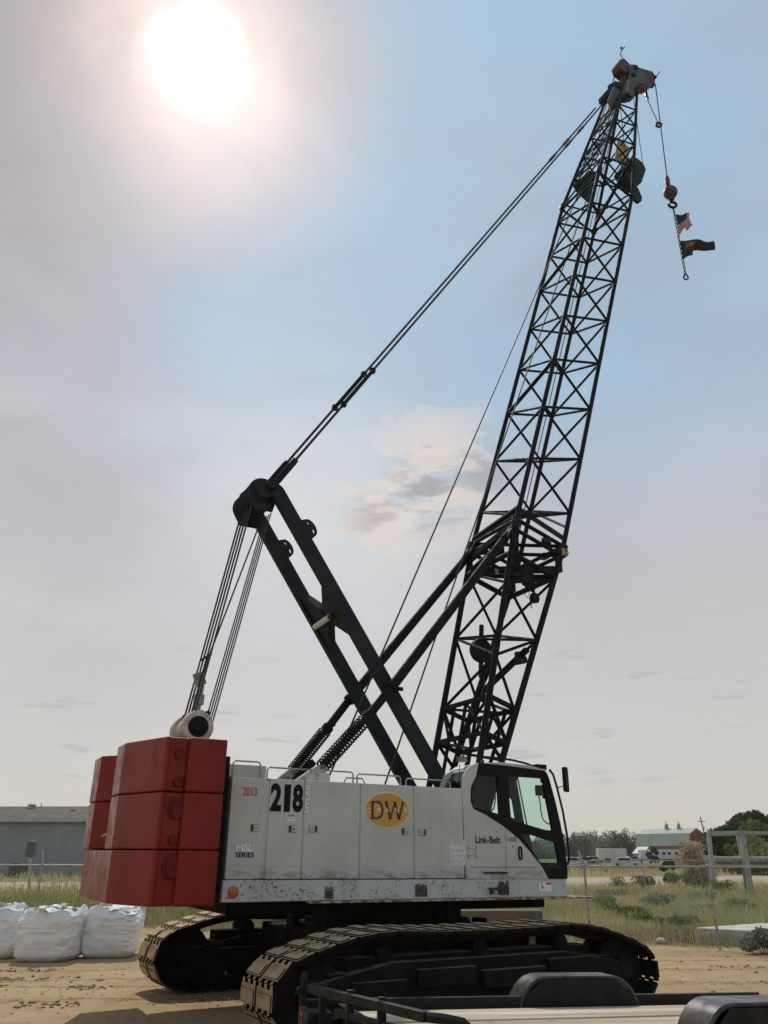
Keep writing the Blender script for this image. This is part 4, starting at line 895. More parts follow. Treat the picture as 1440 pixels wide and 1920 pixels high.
# --- hook line, hanging plumb from the auxiliary head
ph = U(1257, 361, 0); WH = wor(ph)
hk = empty('hook_ball', WH); tag(hk, 'dark red headache ball with hook hanging from the boom tip', 'hook')
def HY(x, y): return at(x, y, WH.y)
def loc(o_, p): return p - o_.location
q = MB(); q.tube(HY(1229, 160), HY(1251, 335), .018, 7); q.tube(HY(1211, 180), HY(1234.5, 232), .014, 7); q.tube(HY(1210, 168), HY(1211, 180), .014); q.box(HY(1211.5, 176), (.08, .06, .18)); q.box(HY(1214, 184), (.07, .06, .12))
q.v = [tuple(AM @ (np.array(p) - CO)) for p in q.v]; q.build('load_line', 'rope', crane)
q = MB(); q.lathe((0, 0, 0), (0, 0, 1), [(.225 * math.sin(t), .222 * math.cos(t)) for t in np.linspace(-math.pi / 2, math.pi / 2, 17)], 26); q.lathe((0, 0, -.27), (0, 0, 1), [(-.05, .07), (0, .10), (.06, .10)], 14)
q.build('ball', 'ball', hk)
q = MB(); q.tube(loc(hk, HY(1250.5, 331)), loc(hk, HY(1253, 349)), .05, 10, r2=.075); q.box(loc(hk, HY(1251, 340)), (.14, .1, .2)); q.build('rope_socket', 'ball', hk)
q = MB(); hc_ = loc(hk, HY(1261, 384)); q.path([hc_ + V((math.sin(t) * .12, 0, math.cos(t) * .11)) for t in np.linspace(-.5, 4.9, 18)], .042, 8); q.tube((.02, 0, -.28), hc_ + V((-.02, 0, .1)), .05); q.build('hook', 'rubber', hk)
rw = MB(); c = HY(1235, 234); rw.path([V((math.cos(t) * .085, .0, math.sin(t) * .085)) for t in np.linspace(0, 2 * math.pi, 18, endpoint=False)], .045, 8, closed=True)
o = rw.build('rope_weight', 'ball'); o.location = c; tag(o, 'small red ring weight threaded on the load line above the hook ball', 'ring weight')
# chain with end ring
c0_, c1_ = HY(1262, 388), HY(1285, 514); cr = c0_
ch = MB(); Lc = (c1_ - c0_).length; nl = int(Lc / .085); d = (c1_ - c0_) / nl; dn = d.normalized(); sx_ = dn.orthogonal().normalized(); sy_ = dn.cross(sx_)
for i in range(nl):
    p = d * (i + .5); x_ = sx_ if i % 2 else sy_
    ch.path([p + dn * .055 * math.cos(t) + x_ * .03 * math.sin(t) for t in np.linspace(0, 2 * math.pi, 10, endpoint=False)], .0125, 5, closed=True)
o = ch.build('hanging_chain', 'rope'); o.location = c0_; tag(o, 'dark steel chain hanging from the hook and carrying two flags', 'chain')
q = MB(); p = d * nl; q.path([p + V((.07 * math.sin(t) * (1 if math.cos(t) < .3 else .6), 0, -.10 - .11 * math.cos(t) * -1)) for t in np.linspace(0, 2 * math.pi, 16, endpoint=False)], .024, 7, closed=True); q.build('end_ring', 'rubber', o)
# flags
def flag(name, top, bot, nu, nv, wave, seed, colour, mats):
    """top, bot: outline of upper and lower edge read from hoist to fly"""
    def lerpline(P, f_):
        seg_ = [0]
        for a, b in zip(P, P[1:]): seg_.append(seg_[-1] + math.dist(a, b))
        x = f_ * seg_[-1]
        for i in range(len(P) - 1):
            if x <= seg_[i + 1] + 1e-9: t = (x - seg_[i]) / max(seg_[i + 1] - seg_[i], 1e-9); return (P[i][0] + (P[i + 1][0] - P[i][0]) * t, P[i][1] + (P[i + 1][1] - P[i][1]) * t)
        return P[-1]
    q = MB(); org = HY(*top[0]); vs = []
    for th in (0, 1):
        for j in range(nv + 1):
            for i in range(nu + 1):
                a = lerpline(top, i / nu); b = lerpline(bot, i / nu); f_ = j / nv
                p = HY(a[0] + (b[0] - a[0]) * f_, a[1] + (b[1] - a[1]) * f_) - org
                p.y += wave * (math.sin(i / nu * 7.5 + f_ * 2.2 + seed) - math.sin(f_ * 2.2 + seed)) * (i / nu) ** .6 + th * .006
                vs.append(p)
    q.v = [tuple(p) for p in vs]; n1 = (nu + 1) * (nv + 1)
    for j in range(nv):
        for i in range(nu):
            k = j * (nu + 1) + i; mi = colour(i / nu, j / nv); q.f.append((k, k + 1, k + nu + 2, k + nu + 1)); q.m.append(mi)
            q.f.append((n1 + k, n1 + k + nu + 1, n1 + k + nu + 2, n1 + k + 1)); q.m.append(mi)
    q.m = q.m; o = q.build(name, mats); o.location = org; return o
fa = flag('flag', [(1267, 401.5), (1280, 402.5), (1286, 400.5), (1291, 404), (1290, 411), (1296, 416), (1298.5, 421)], [(1274, 440.5), (1276.5, 437), (1281, 431), (1285, 428), (1286.5, 431.5), (1290, 429.5), (1298, 422.5)], 26, 13, .10, .4, lambda u, v: 0 if (u < .42 and v < 7 / 13) else (1 if int(v * 13 + .01) % 2 == 0 else 2), ['navy', 'fred', 'fwhite'])
tag(fa, 'small striped red and white flag with dark blue corner on the chain', 'flag')
fb_ = flag('flag', [(1275, 451), (1285, 452), (1300, 453.5), (1320, 454), (1336.5, 453.3)], [(1280.5, 486.5), (1289, 481), (1299, 478.5), (1299, 471), (1303, 466), (1312, 464.8), (1326, 469.5), (1339.5, 471.5)], 30, 14, .10, 1.4, lambda u, v: 1 if (.10 < u < .42 and .12 < v < .45) else 0, ['fblack', 'fgold'])
tag(fb_, 'long black flag with a gold patch flying from lower on the chain', 'flag')

# ------------------------------------------------------------------ bulk bags by the fence
def vnoise(p, s, seed=0):                        # smooth value noise
    q = np.array(p) * s + seed * 17.3; i = np.floor(q).astype(int); f = q - i; f = f * f * (3 - 2 * f); r = 0
    for dx in (0, 1):
        for dy in (0, 1):
            for dz in (0, 1):
                h = math.sin((i[0] + dx) * 127.1 + (i[1] + dy) * 311.7 + (i[2] + dz) * 74.7) * 43758.5453; h -= math.floor(h)
                r += h * (f[0] if dx else 1 - f[0]) * (f[1] if dy else 1 - f[1]) * (f[2] if dz else 1 - f[2])
    return r
def fbm(p, sc, seed): return vnoise(p, sc, seed) * .55 + vnoise(p, sc * 2.1, seed + 1) * .3 + vnoise(p, sc * 4.3, seed + 2) * .15
def ridge(p, sc, seed): return 1 - abs(vnoise(p, sc, seed) * 2 - 1) * .65 - abs(vnoise(p, sc * 2.3, seed + 4) * 2 - 1) * .35
def bag(loc_, w_, h_, seed, rz, label, backflap=False):
    t = empty('bulk_bag', loc_, rz); tag(t, label, 'bulk bag', 'bulk bags along the fence')
    q = MB(); na, nh = 88, 34; rows = []
    for j in range(nh + 1):
        f_ = j / nh; z = h_ * f_
        for i in range(na):
            a = 2 * math.pi * i / na; ca, sa = math.cos(a), math.sin(a)
            e = 2 / 6.0; rx = abs(ca) ** e * (1 if ca > 0 else -1); ry = abs(sa) ** e * (1 if sa > 0 else -1)
            k = .468 + .026 * math.sin(min(1, f_ * 1.25) * math.pi * .55) - .10 * max(0, .16 - f_) ** 1.0 / .16 * max(0, .16 - f_) / .16
            k += (fbm((rx * 1.6, ry * 1.6, f_ * 2.2), 1.6, seed) - .5) * .075
            k += (ridge((rx * 1.4 + f_, ry * 1.4, f_ * 7.5), 1.6, seed + 5) - .6) * .055 * (.4 + .9 * f_)
            k -= .055 * max(0, f_ - .82) / .18
            zz_ = z
            if f_ > .6:
                u = (f_ - .6) / .4; zz_ += u * ((fbm((rx * 1.3, ry * 1.3, 1), 1.2, seed + 8) - .52) * .34 + (ridge((rx * 2.2, ry * 2.2, 3), 1.4, seed + 6) - .6) * .10) * h_
            rows.append((rx * k * w_, ry * k * w_, zz_))
    for m_ in range(1, 4):                         # rim folded inwards and down
        for i in range(na):
            x, y, z = rows[nh * na + i]; g = .045 * m_; n_ = (fbm((x * 3, y * 3, m_), 2, seed + 3) - .5)
            rows.append((x * (1 - g * (1.2 + n_ * 1.5)), y * (1 - g * (1.2 - n_ * 1.5)), z + (.02 if m_ == 1 else -.055 * (m_ - 1)) + n_ * .05))
    q.v = rows
    for j in range(nh + 3):
        for i in range(na): q.f.append((j * na + i, j * na + (i + 1) % na, (j + 1) * na + (i + 1) % na, (j + 1) * na + i)); q.m.append(0)
    q.f.append(tuple(range(na - 1, -1, -1))); q.m.append(0)
    q.build('sack', 'bag', t)
    q = MB(); n = 44; vs = []; fs = []; ms = []    # crumpled liner heaped in the mouth
    for j in range(n + 1):
        for i in range(n + 1):
            x = (i / n - .5) * .90 * w_; y = (j / n - .5) * .90 * w_; r = max(abs(x), abs(y)) / (.45 * w_)
            z = h_ * (.80 + .20 * fbm((x, y, 0), 2.6, seed + 11) + .16 * (ridge((x, y, 2), 3.4, seed + 1) - .4) - .06 * r ** 3); vs.append((x, y, z))
    for j in range(n):
        for i in range(n): fs.append((j * (n + 1) + i, j * (n + 1) + i + 1, (j + 1) * (n + 1) + i + 1, (j + 1) * (n + 1) + i)); ms.append(1 if vnoise((i * .11, j * .11, 0), 1.6, seed + 21) > .60 else 0)
    q.v = vs; q.f = fs; q.m = ms; q.build('liner', ['bag', 'bagin'], t)
    rr = random.Random(seed)
    for k in range(4):                             # loose folded flaps of the open mouth
        q = MB(); a = k * 1.57 + rr.uniform(.2, 1.2); c = V((math.cos(a) * .30 * w_, math.sin(a) * .30 * w_, h_ * rr.uniform(1.0, 1.06))); vs = []
        u_ = V((-math.sin(a), math.cos(a), rr.uniform(-.15, .15))); v_ = V((-math.cos(a), -math.sin(a), rr.uniform(-.1, .25))); sz = rr.uniform(.20, .28) * w_; m_ = 14
        for j in range(m_ + 1):
            for i in range(m_ + 1):
                p = c + u_ * (i / m_ - .5) * 2 * sz + v_ * (j / m_ - .45) * 1.2 * sz; d_ = p.copy(); p.z += (ridge(d_, 5, seed + k) - .55) * .14 * w_; p += V((fbm(d_, 4, k + 31) - .5, fbm(d_, 4, k + 57) - .5, 0)) * .16; vs.append(p)
        q.add(vs, [(j * (m_ + 1) + i, j * (m_ + 1) + i + 1, (j + 1) * (m_ + 1) + i + 1, (j + 1) * (m_ + 1) + i) for j in range(m_) for i in range(m_)]); o = q.build('flap', 'bagin' if k == 2 else 'bag', t); sm = o.modifiers.new('thick', 'SOLIDIFY'); sm.thickness = .006
    if backflap:
        q = MB(); vs = []
        for j in range(9):
            for i in range(13):
                x = (-.32 + .82 * i / 12) * w_ * .98; y = .44 * w_ + .02 * math.sin(i * 1.3); vs.append((x, y, h_ * (.7 + .58 * j / 8 * (.72 + .28 * min(1, i / 5))) + .015 * math.sin(i * 2.1)))
        q.add(vs, [(j * 13 + i, j * 13 + i + 1, (j + 1) * 13 + i + 1, (j + 1) * 13 + i) for j in range(8) for i in range(12)]); o = q.build('back_flap', 'bagin', t); sm = o.modifiers.new('thick', 'SOLIDIFY'); sm.thickness = .01
        for xx in (.36, .47):
            q = MB(); q.beam((xx * w_, .43 * w_, h_ * .7), (xx * w_, .425 * w_, h_ * 1.26), .07, .012, up=(0, 1, 0)); q.build('lifting_strap', 'bag', t)
    return t
ga = ground(-38, 1800); bag((ga.x + .05, ga.y + .55, 0), 1.22, .94, 4, .15, 'white bulk bag cut off at the edge of the yard, outermost of three')
ga = ground(71, 1806); bag((ga.x, ga.y + .62, 0), 1.24, .93, 9, -.05, 'white bulk bag with crumpled open top, middle one of three')
ga = ground(190, 1799); bag((ga.x - .02, ga.y + .62, 0), 1.22, .93, 15, .12, 'white bulk bag with raised cream flap, next to the crawler track', True)

# ------------------------------------------------------------------ chain link fence
FA, FB = V((-6.62, 23.75, 0)), V((7.92, 21.29, 0)); FD = (FB - FA).normalized(); FL_ = (FB - FA).length
fence = empty('chain_link_fence', FA); tag(fence, 'galvanised chain link fence with outrigger arms on its posts behind the crane', 'fence')
def fp(s_, z): p = FD * s_; return V((p.x, p.y, z))
for s_, lean in [(k * FL_ / 5, 0) for k in range(-4, 11)]:
    q = MB(); b_ = fp(s_, -.1); t_ = fp(s_, 1.8); q.tube(b_, t_, .032, 8); q.lathe(fp(s_, 1.78), (0, 0, 1), [(0, .045), (.06, .045), (.08, .02)], 8)
    po = q.build('fence_post', 'tin', fence)
    q = MB(); q.tube(fp(s_, 1.84), fp(s_ - .09, 1.84 + .33) + V((.0, .10, 0)), .022, 6); q.build('outrigger_arm', 'tin', po)
q = MB(); q.tube(fp(-4 * FL_ / 5, 1.80), fp(10 * FL_ / 5, 1.80), .024, 8); q.build('top_rail', 'tin', fence)
s0, s1 = -4 * FL_ / 5, 10 * FL_ / 5; nw = int((s1 - s0) / .075); vs = []; fs = []
up_ = V((FD.y, -FD.x, 0)) * .0013
q = MB()
for k in range(nw):
    s_ = s0 + k * .075
    for sg in (-1, 1):
        a = fp(s_, .05 if sg > 0 else 1.78); b = fp(s_ + 1.73, 1.78 if sg > 0 else .05); d = (b - a).normalized(); x_ = d.cross(up_.normalized()) * .0013
        q.add([a + x_, a - x_ * .5 + up_, a - x_ * .5 - up_, b + x_, b - x_ * .5 + up_, b - x_ * .5 - up_], [(0, 1, 4, 3), (1, 2, 5, 4), (2, 0, 3, 5)])
q.build('wire_mesh', 'tin', fence, smooth=False)
# second fence along the far side of the meadow
f2 = empty('chain_link_fence', (18, 46, 0)); tag(f2, 'distant chain link fence along the gravel road, thin rail only', 'fence')
q = MB(); q.tube((-16, -2.5, 1.75), (60, 12.0, 1.75), .03, 6); q.build('top_rail', 'tin', f2)
for k in range(14):
    q = MB(); x = -16 + k * 5.8; y = -2.5 + k * 1.107; q.tube((x, y, -.1), (x, y, 1.95), .035, 6); q.build('fence_post', 'tin', f2)

# ------------------------------------------------------------------ steel goal frame, slabs, rock
gf = empty('steel_frame', ground(1410, 1682)); tag(gf, 'weathered grey steel goal frame standing in the meadow near the trees', 'steel frame')
Yg = gf.location.y; q = MB()
def GP(x, y, dy=0): return at(x, y, Yg + dy) - gf.location
q.beam(GP(1326, 1563.5), GP(1395, 1562), .26, .24); q.build('crossbeam', 'tin', gf, bevel=.02)
q = MB(); q.beam(GP(1395, 1562.5), GP(1480, 1562, -1), .2, .16); q.build('crossbeam', 'tin', gf, bevel=.02)
q = MB(); q.beam(GP(1329, 1566), GP(1337, 1650), .2, .2, up=(0, 1, 0)); q.build('upright', 'tin', gf, bevel=.02)
q = MB(); q.beam(GP(1391, 1566), GP(1409, 1678), .26, .24, up=(0, 1, 0)); q.build('upright', 'tin', gf, bevel=.02)
q = MB(); q.beam(GP(1384, 1566, 1), GP(1392, 1606, 1), .2, .2, up=(0, 1, 0)); q.beam(GP(1392, 1606, 1), GP(1402, 1676, 1), .2, .2, 1, up=(0, 1, 0)); q.build('upright', ['tin', 'timber'], gf, bevel=.02)
q = MB(); q.tube(GP(1337, 1612, .5), GP(1470, 1612, .5), .16, 10); q.tube(GP(1337, 1621, .5), GP(1470, 1621, .5), .05, 8); q.build('pipe_rail', 'greyp', gf)
def slab_thing(P, z0, z1, label):
    q = MB(); q.prism(P, z0, z1, lambda u, v, k: V((u, v, k))); o = q.build('concrete_slab', 'conc', bevel=.02); return tag(o, label, 'slab')
sa = ground(1306, 1757); z1 = .36
P = [ground(1306, 1739, z1), ground(1440, 1746.5, z1), ground(1560, 1752, z1), ground(1560, 1729, z1), ground(1420, 1731, z1)]
slab_thing([(p.x, p.y) for p in P], -.05, z1, 'pale concrete slab lying in the weeds beside the fence post')
P = [ground(546, 1700, .3), ground(600, 1706, .3), ground(640, 1703, .3), ground(590, 1697.5, .3)]
slab_thing([(p.x, p.y) for p in P], -.05, .3, 'pale concrete slab in the weeds glimpsed under the crane body')
def rock(p, r, seed, label=None):
    q = MB(); n, k = 12, 8; vs = []
    for j in range(k + 1):
        for i in range(n):
            a = 2 * math.pi * i / n; t = math.pi * j / k; v_ = V((math.sin(t) * math.cos(a), math.sin(t) * math.sin(a), math.cos(t) * .75)); vs.append(v_ * r * (.75 + .5 * vnoise(v_, 2.1, seed)))
    q.add(vs, [(j * n + i, j * n + (i + 1) % n, (j + 1) * n + (i + 1) % n, (j + 1) * n + i) for j in range(k) for i in range(n)]); o = q.build('rock', 'conc'); o.location = p; return tag(o, label, 'rock')
rock(ground(1241, 1770) + V((0, 0, .05)), .13, 3, 'pale rock at the edge of the dirt in front of the weeds')
rock(ground(1112, 1727) + V((0, 0, .1)), .13, 8, 'pale rock half hidden in the weeds behind the crawler')
# stacked timber mats behind the crane
tmx = empty('timber_stack', (3.05, 20.2, 0), .06); tag(tmx, 'stack of weathered timber beams beyond the crawler, under the cab', 'timber stack')
for x, y, z, lx, ly, hz in ((-.42, 0, .80, 1.85, .5, .24), (-.9, .1, .56, .22, .8, .23), (-.3, .1, .56, .30, .8, .23), (.2, .1, .56, .22, .8, .23), (-.1, .2, .30, 2.2, .8, .28), (.55, 0, .56, .62, .6, .2), (0, .2, .08, 2.2, .8, .15)):
    q = MB(); q.box((x, y, z), (lx, ly, hz)); q.build('beam', 'timber', tmx, bevel=.02)

# ------------------------------------------------------------------ utility trailer in front
az_ = R(72); FLp = ground(644, 1892, .80); tl = bpy.data.objects.new('utility_trailer', None); col.objects.link(tl)
tx = V((math.sin(az_), math.cos(az_), -.032)).normalized(); tz_ = V((0, 0, 1)); ty = tz_.cross(tx).normalized(); tz_ = tx.cross(ty)
tl.matrix_world = Matrix(((tx.x, ty.x, tz_.x, FLp.x), (tx.y, ty.y, tz_.y, FLp.y), (tx.z, ty.z, tz_.z, FLp.z), (0, 0, 0, 1)))
tag(tl, 'black flatbed utility trailer with pale wooden deck and tandem fenders in front of the crane', 'trailer')
def TLc(x, y, z): p = ground(x, y, z) - FLp; return V((p.dot(tx), p.dot(ty), p.dot(tz_)))
WTR = 1.9
for k in range(9):
    q = MB(); bw = (WTR - .1) / 9; y = -.08 - (k + .5) * bw; q.box((2.3, y, -.025 + .005 * ((k * 7) % 3 - 1)), (4.6, bw - .022, .05)); q.build('deck_board', 'wood%d' % ((k * 5 + k // 3) % 3), tl, bevel=.008)
q = MB(); q.box((2.1, 0.02, .0), (5.0, .07, .16)); q.box((2.1, -WTR - .02, .0), (5.0, .07, .16)); q.box((-.03, -WTR / 2, -.02), (.08, WTR + .1, .14))
for k in range(7): q.box((.2 + k * .7, -WTR / 2, -.1), (.06, WTR, .09))
q.prism([(4.6, .055), (5.0, .02), (5.0, -.08), (4.6, -.08)], -.02, .06, lambda u, v, k: V((u, k, v)))
q.build('frame', 'trail', tl, bevel=.008)
ff = TLc(980, 1868, .84)
def fender(x0, x1, y0, y1, top, name='fender'):
    q = MB(); ln = x1 - x0; arc = []
    for t in np.linspace(0, 1, 9): arc.append((x0 + .32 * (1 - math.cos(t * math.pi / 2)) ** 1.0, -.12 + (top + .12) * math.sin(t * math.pi / 2)))
    out = arc + [(x1 - (a - x0), z) for a, z in arc[::-1]]
    ins = [(x0 + .03 + (a - x0) * (ln - .06) / ln, z - .03 if z > -.1 else z) for a, z in out]
    n = len(out); vs = []
    for (a, z) in out: vs += [(a, y0, z), (a, y1, z)]
    for (a, z) in ins: vs += [(a, y0, z), (a, y1, z)]
    fs = []
    for i in range(n - 1):
        fs += [(2 * i, 2 * i + 1, 2 * i + 3, 2 * i + 2), (2 * n + 2 * i, 2 * n + 2 * i + 2, 2 * n + 2 * i + 3, 2 * n + 2 * i + 1), (2 * i, 2 * i + 2, 2 * n + 2 * i + 2, 2 * n + 2 * i), (2 * i + 1, 2 * n + 2 * i + 1, 2 * n + 2 * i + 3, 2 * i + 3)]
    q.add(vs, fs)
    fo = q.build(name, 'trailtop', tl, bevel=.012)
    return fo
far_f = fender(ff.x, ff.x + 1.38, -.02, .26, .25)
q = MB(); q.prism([(ff.x + .03, -.12), (ff.x + .1, .10), (ff.x + .3, .225), (ff.x + 1.08, .225), (ff.x + 1.28, .09), (ff.x + 1.35, -.12)], -.03, -.022, lambda u, v, k: V((u, k, v))); q.build('fender_skirt', 'trail', tl)
nx = ff.x + .38; fender(nx, nx + 1.7, -WTR - .34, -WTR + .02, .33)
q = MB(); q.prism([(nx + .03, -.12), (nx + .1, .11), (nx + .3, .295), (nx + 1.4, .295), (nx + 1.6, .11), (nx + 1.67, -.12)], -WTR - .335, -WTR - .32, lambda u, v, k: V((u, k, v))); q.build('fender_skirt', 'trail', tl)
q = MB(); q.prism([(nx + .03, -.12), (nx + .1, .11), (nx + .3, .295), (nx + 1.4, .295), (nx + 1.6, .11), (nx + 1.67, -.12)], -WTR - .03, -WTR - .02, lambda u, v, k: V((u, k, v))); q.build('fender_skirt', 'trail', tl)
for cx in (.36, 1.05):
    for base, y in ((ff.x, .14), (nx, -WTR - .19)):
        q = MB(); q.lathe((base + cx, y - .1, -.38), (0, 1, 0), [(0, .2), (0, .33), (.03, .37), (.17, .37), (.2, .33), (.2, .2)], 28); wt = q.build('wheel', 'rubber', tl)
        q = MB(); q.lathe((base + cx, y - .105, -.38), (0, 1, 0), [(0, .06), (.01, .2), (.19, .2), (.2, .06)], 20); q.build('rim', 'steel', wt)
# headboard rail, posts and jack
p0 = TLc(575, 1852, 1.02); p1 = TLc(800, 1907, 1.06); p2 = TLc(835, 1911, 1.05); p3 = TLc(868, 1918, 1.02); p4 = TLc(880, 1930, .98)
q = MB(); q.beam(p0, p1, .065, .065); q.path([p1, p2, p3, p4], .036, 6)
l0 = TLc(640, 1900, .92); 
for f_, x_, y_ in ((.42, 636, 1872), (.72, 722, 1888)):
    t_ = p0.lerp(p1, f_ * 1.0 if f_ < .5 else .68); q.beam(t_, t_ + V((0, 0, -.62)), .06, .06, up=(0, 1, 0)); q.box(t_ + V((0, 0, .05)), (.06, .05, .02))
t_ = p0.lerp(p1, .17); q.beam(t_, t_ + V((0, 0, -.62)), .06, .06, up=(0, 1, 0))
a_ = p0.lerp(p1, .30) + V((0, 0, -.12)); b_ = p0.lerp(p1, 1.05) + V((0, 0, -.12)); q.beam(a_, b_, .05, .05)
q.tube(p0 + V((0, 0, .03)), p0.lerp(p1, .22) + V((0, .0, .06)), .010, 5)
q.build('front_rail', 'trail', tl, bevel=.006)
q = MB(); q.box(p0.lerp(p1, .10) + V((.02, 0, -.26)), (.22, .22, .22)); q.box((-.55, -.7, -.14), (1.1, .1, .1)); q.beam((-.05, -.1, -.1), (-1.4, -1.0, -.14), .09, .12); q.beam((-.05, -2.0, -.1), (-1.4, -1.1, -.14), .09, .12); q.build('tongue', 'trail', tl, bevel=.01)
jp = p0 + V((-.03, 0, .09)); q = MB(); q.tube(jp, jp + V((0, 0, -.42)), .028, 10); q.tube(jp + V((0, 0, .0)), jp + V((0, 0, .03)), .02, 8); q.box(jp + V((0, 0, -.11)), (.10, .07, .05)); q.path([jp + V((.0, 0, -.11)), jp + V((-.06, 0, -.11)), jp + V((-.07, .0, -.15))], .012); jo = q.build('jack', 'trail', tl)
q = MB(); q.box(jp + V((0, -.03, -.33)), (.058, .012, .21)); tj = q.build('jack_label', 'tred', jo)
q = MB()
for k in range(3): q.box(jp + V((.004 * (k % 2), -.038, -.28 - .055 * k)), (.028, .004, .03), Matrix.Rotation(.5 * (k - 1), 3, 'Y'))
q.build('label_marks', 'twhite', jo)

# ------------------------------------------------------------------ grey metal building on the far side of the road
MT['siding'] = paint('blue_grey_siding', (.27, .30, .305), (.235, .265, .27), .6, .6, spec=.2)
MT['roofg'] = paint('brown_grey_roof', (.14, .13, .11), (.115, .107, .092), .5, .9, spec=.1)
MT['trimg'] = paint('pale_grey_trim', (.38, .40, .39), rough=.6)
bd = empty('metal_building', (-30, 84, 0), -.015); tag(bd, 'long blue grey clad building with low brown roof beyond the road', 'building')
q = MB()
for k in range(26): q.prism([(0, k * .2), (0.03, k * .2), (.005, k * .2 + .197), (0, k * .2 + .197)], -16, 18, lambda u, v, w_: V((w_, -u, v)))
q.box((1, 7, 2.6), (34, 13.9, 5.2)); q.build('wall', 'siding', bd, smooth=False)
q = MB(); q.prism([(-.5, 5.25), (7, 6.75), (14.5, 5.25), (14.5, 5.1), (-.5, 5.1)], -16.6, 18.6, lambda u, v, w_: V((w_, u, v))); rf_ = q.build('roof', 'roofg', bd, smooth=False)
q = MB(); q.box((1, -.53, 5.16), (35.2, .06, .42)); q.build('eave_trim', 'trimg', bd, smooth=False)
q = MB(); vx = at(42, 1513, 88).x + 30; q.lathe((vx, 6, 6.5), (0, 0, 1), [(0, .35), (.3, .35), (.3, .5), (.42, .4)], 12); q.lathe((vx + .9, 6.2, 6.5), (0, 0, 1), [(0, .05), (.55, .05)], 8); q.build('roof_vent', 'tin', rf_)
q = MB(); q.box((vx + 5.2, 4.0, 6.22), (.5, .3, .1)); q.build('roof_vent', 'tin', rf_)
mb_ = empty('utility_box', at(58, 1650, 52)); mb_.location.z = 0; tag(mb_, 'dark blue grey utility box on a pole in front of the metal building', 'utility box')
Yb = mb_.location.y
def MP_(x, y): p = at(x, y, Yb); return p - mb_.location
q = MB(); a = MP_(49, 1607); b = MP_(69, 1577); q.box((a + b) / 2 + V((0, 0, 0)), (abs(b.x - a.x), .5, abs(b.z - a.z))); q.box(MP_(63, 1584), (.14, .53, .14)); q.build('cabinet', paint('cabinet_paint', (.075, .10, .13), (.06, .08, .10), 2, .5), mb_, bevel=.05)
q = MB(); q.tube((0, 0, 0), MP_(56.5, 1604), .10, 8); q.build('pole', 'tin', mb_)
q = MB(); p = at(32, 1643, 80); q.box((0, 0, .6), (1.35, .9, 1.2)); q.box((.1, -.46, .7), (.7, .04, .6)); q.box((-.3, 0, 1.26), (.4, .6, .14)); o = q.build('air_conditioner', paint('dark_brown_unit', (.05, .038, .03), (.09, .06, .05), 6, .7), bevel=.04); o.location = (p.x, p.y, 0); tag(o, 'dark brown box unit on the ground before the metal building', 'air conditioner')

# ------------------------------------------------------------------ barn and farmyard
BY = 300
barn = empty('barn', (at(1300, 1600, BY).x, BY, 0), 0); tag(barn, 'old red gambrel barn with green metal roof and two roof cupolas', 'barn')
MT['barnred'] = paint('barn_red_boards', (.13, .022, .016), (.08, .02, .016), .5, .8, aniso=(1, 1, .1)); MT['barnbrown'] = paint('barn_brown_boards', (.17, .10, .065), (.10, .07, .045), .5, .8, aniso=(1, 1, .1))
MT['barnroof'] = paint('green_metal_roof', (.155, .225, .19), (.14, .20, .17), .3, .5); MT['barnroof2'] = paint('pale_upper_roof', (.29, .33, .33), (.25, .29, .29), .3, .45)
ry = R(-24); LB = 21.0; WB = 12.5; Rb = Matrix.Rotation(-R(22), 4, 'Z')
barn.rotation_euler.z = R(-52); barn.location = (at(1311, 1600, BY).x, BY, -.2)
gam = [(-WB / 2, 0), (-WB / 2, 5.0), (-WB / 2 + 2.0, 8.6), (0, 10.3), (WB / 2 - 2.0, 8.6), (WB / 2, 5.0), (WB / 2, 0)]
q = MB(); q.prism(gam, -LB, 0, lambda u, v, w_: V((w_, u, v)), 0); q.m = [0] * len(q.m); q.build('wall', 'barnred', barn, smooth=False)
q = MB(); q.box((-LB / 2, -WB / 2 - .03, 2.4), (LB - .1, .05, 4.8)); q.build('side_boards', 'barnbrown', barn, smooth=False)
for sg in (-1, 1):
    q = MB(); q.prism([(sg * (WB / 2 + .28), 4.75), (sg * (WB / 2 - 2.05), 8.78), (sg * (WB / 2 - 2.05), 8.6), (sg * (WB / 2 + .1), 4.75)], -LB - .3, .3, lambda u, v, w_: V((w_, u, v))); q.build('lower_roof', 'barnroof', barn, smooth=False)
    q = MB(); q.prism([(sg * (WB / 2 - 2.02), 8.8), (0, 10.52), (0, 10.32), (sg * (WB / 2 - 2.02), 8.62)], -LB - .3, .3, lambda u, v, w_: V((w_, u, v))); q.build('upper_roof', 'barnroof2', barn, smooth=False)
for a in (-11.6, -6.6):
    q = MB(); q.lathe((a, 0, 10.2), (0, 0, 1), [(0, .95), (.4, .75), (.9, .62), (1.6, .55), (1.62, .95), (1.9, .45), (2.3, .12), (3.0, .05)], 10); q.build('cupola', 'steel', barn)
q = MB(); q.box((.06, -1, 2), (.1, 3, 3.6)); q.build('barn_door', 'barnbrown', barn)
sh_ = empty('shed', (at(1207, 1600, 280).x, 280, 0), .3); tag(sh_, 'small pale shed roof beside the red barn, among trees', 'shed')
q = MB(); q.prism([(-2, 0), (-2, 2.2), (0, 3.9), (2, 2.2), (2, 0)], -3, 3, lambda u, v, w_: V((u, w_, v))); q.build('wall', 'greyp', sh_, smooth=False)
q = MB(); q.prism([(-2.3, 2.1), (0, 4.1), (2.3, 2.1), (0, 3.95)], -3.2, 3.2, lambda u, v, w_: V((u, w_, v))); q.build('roof', 'tin', sh_, smooth=False)
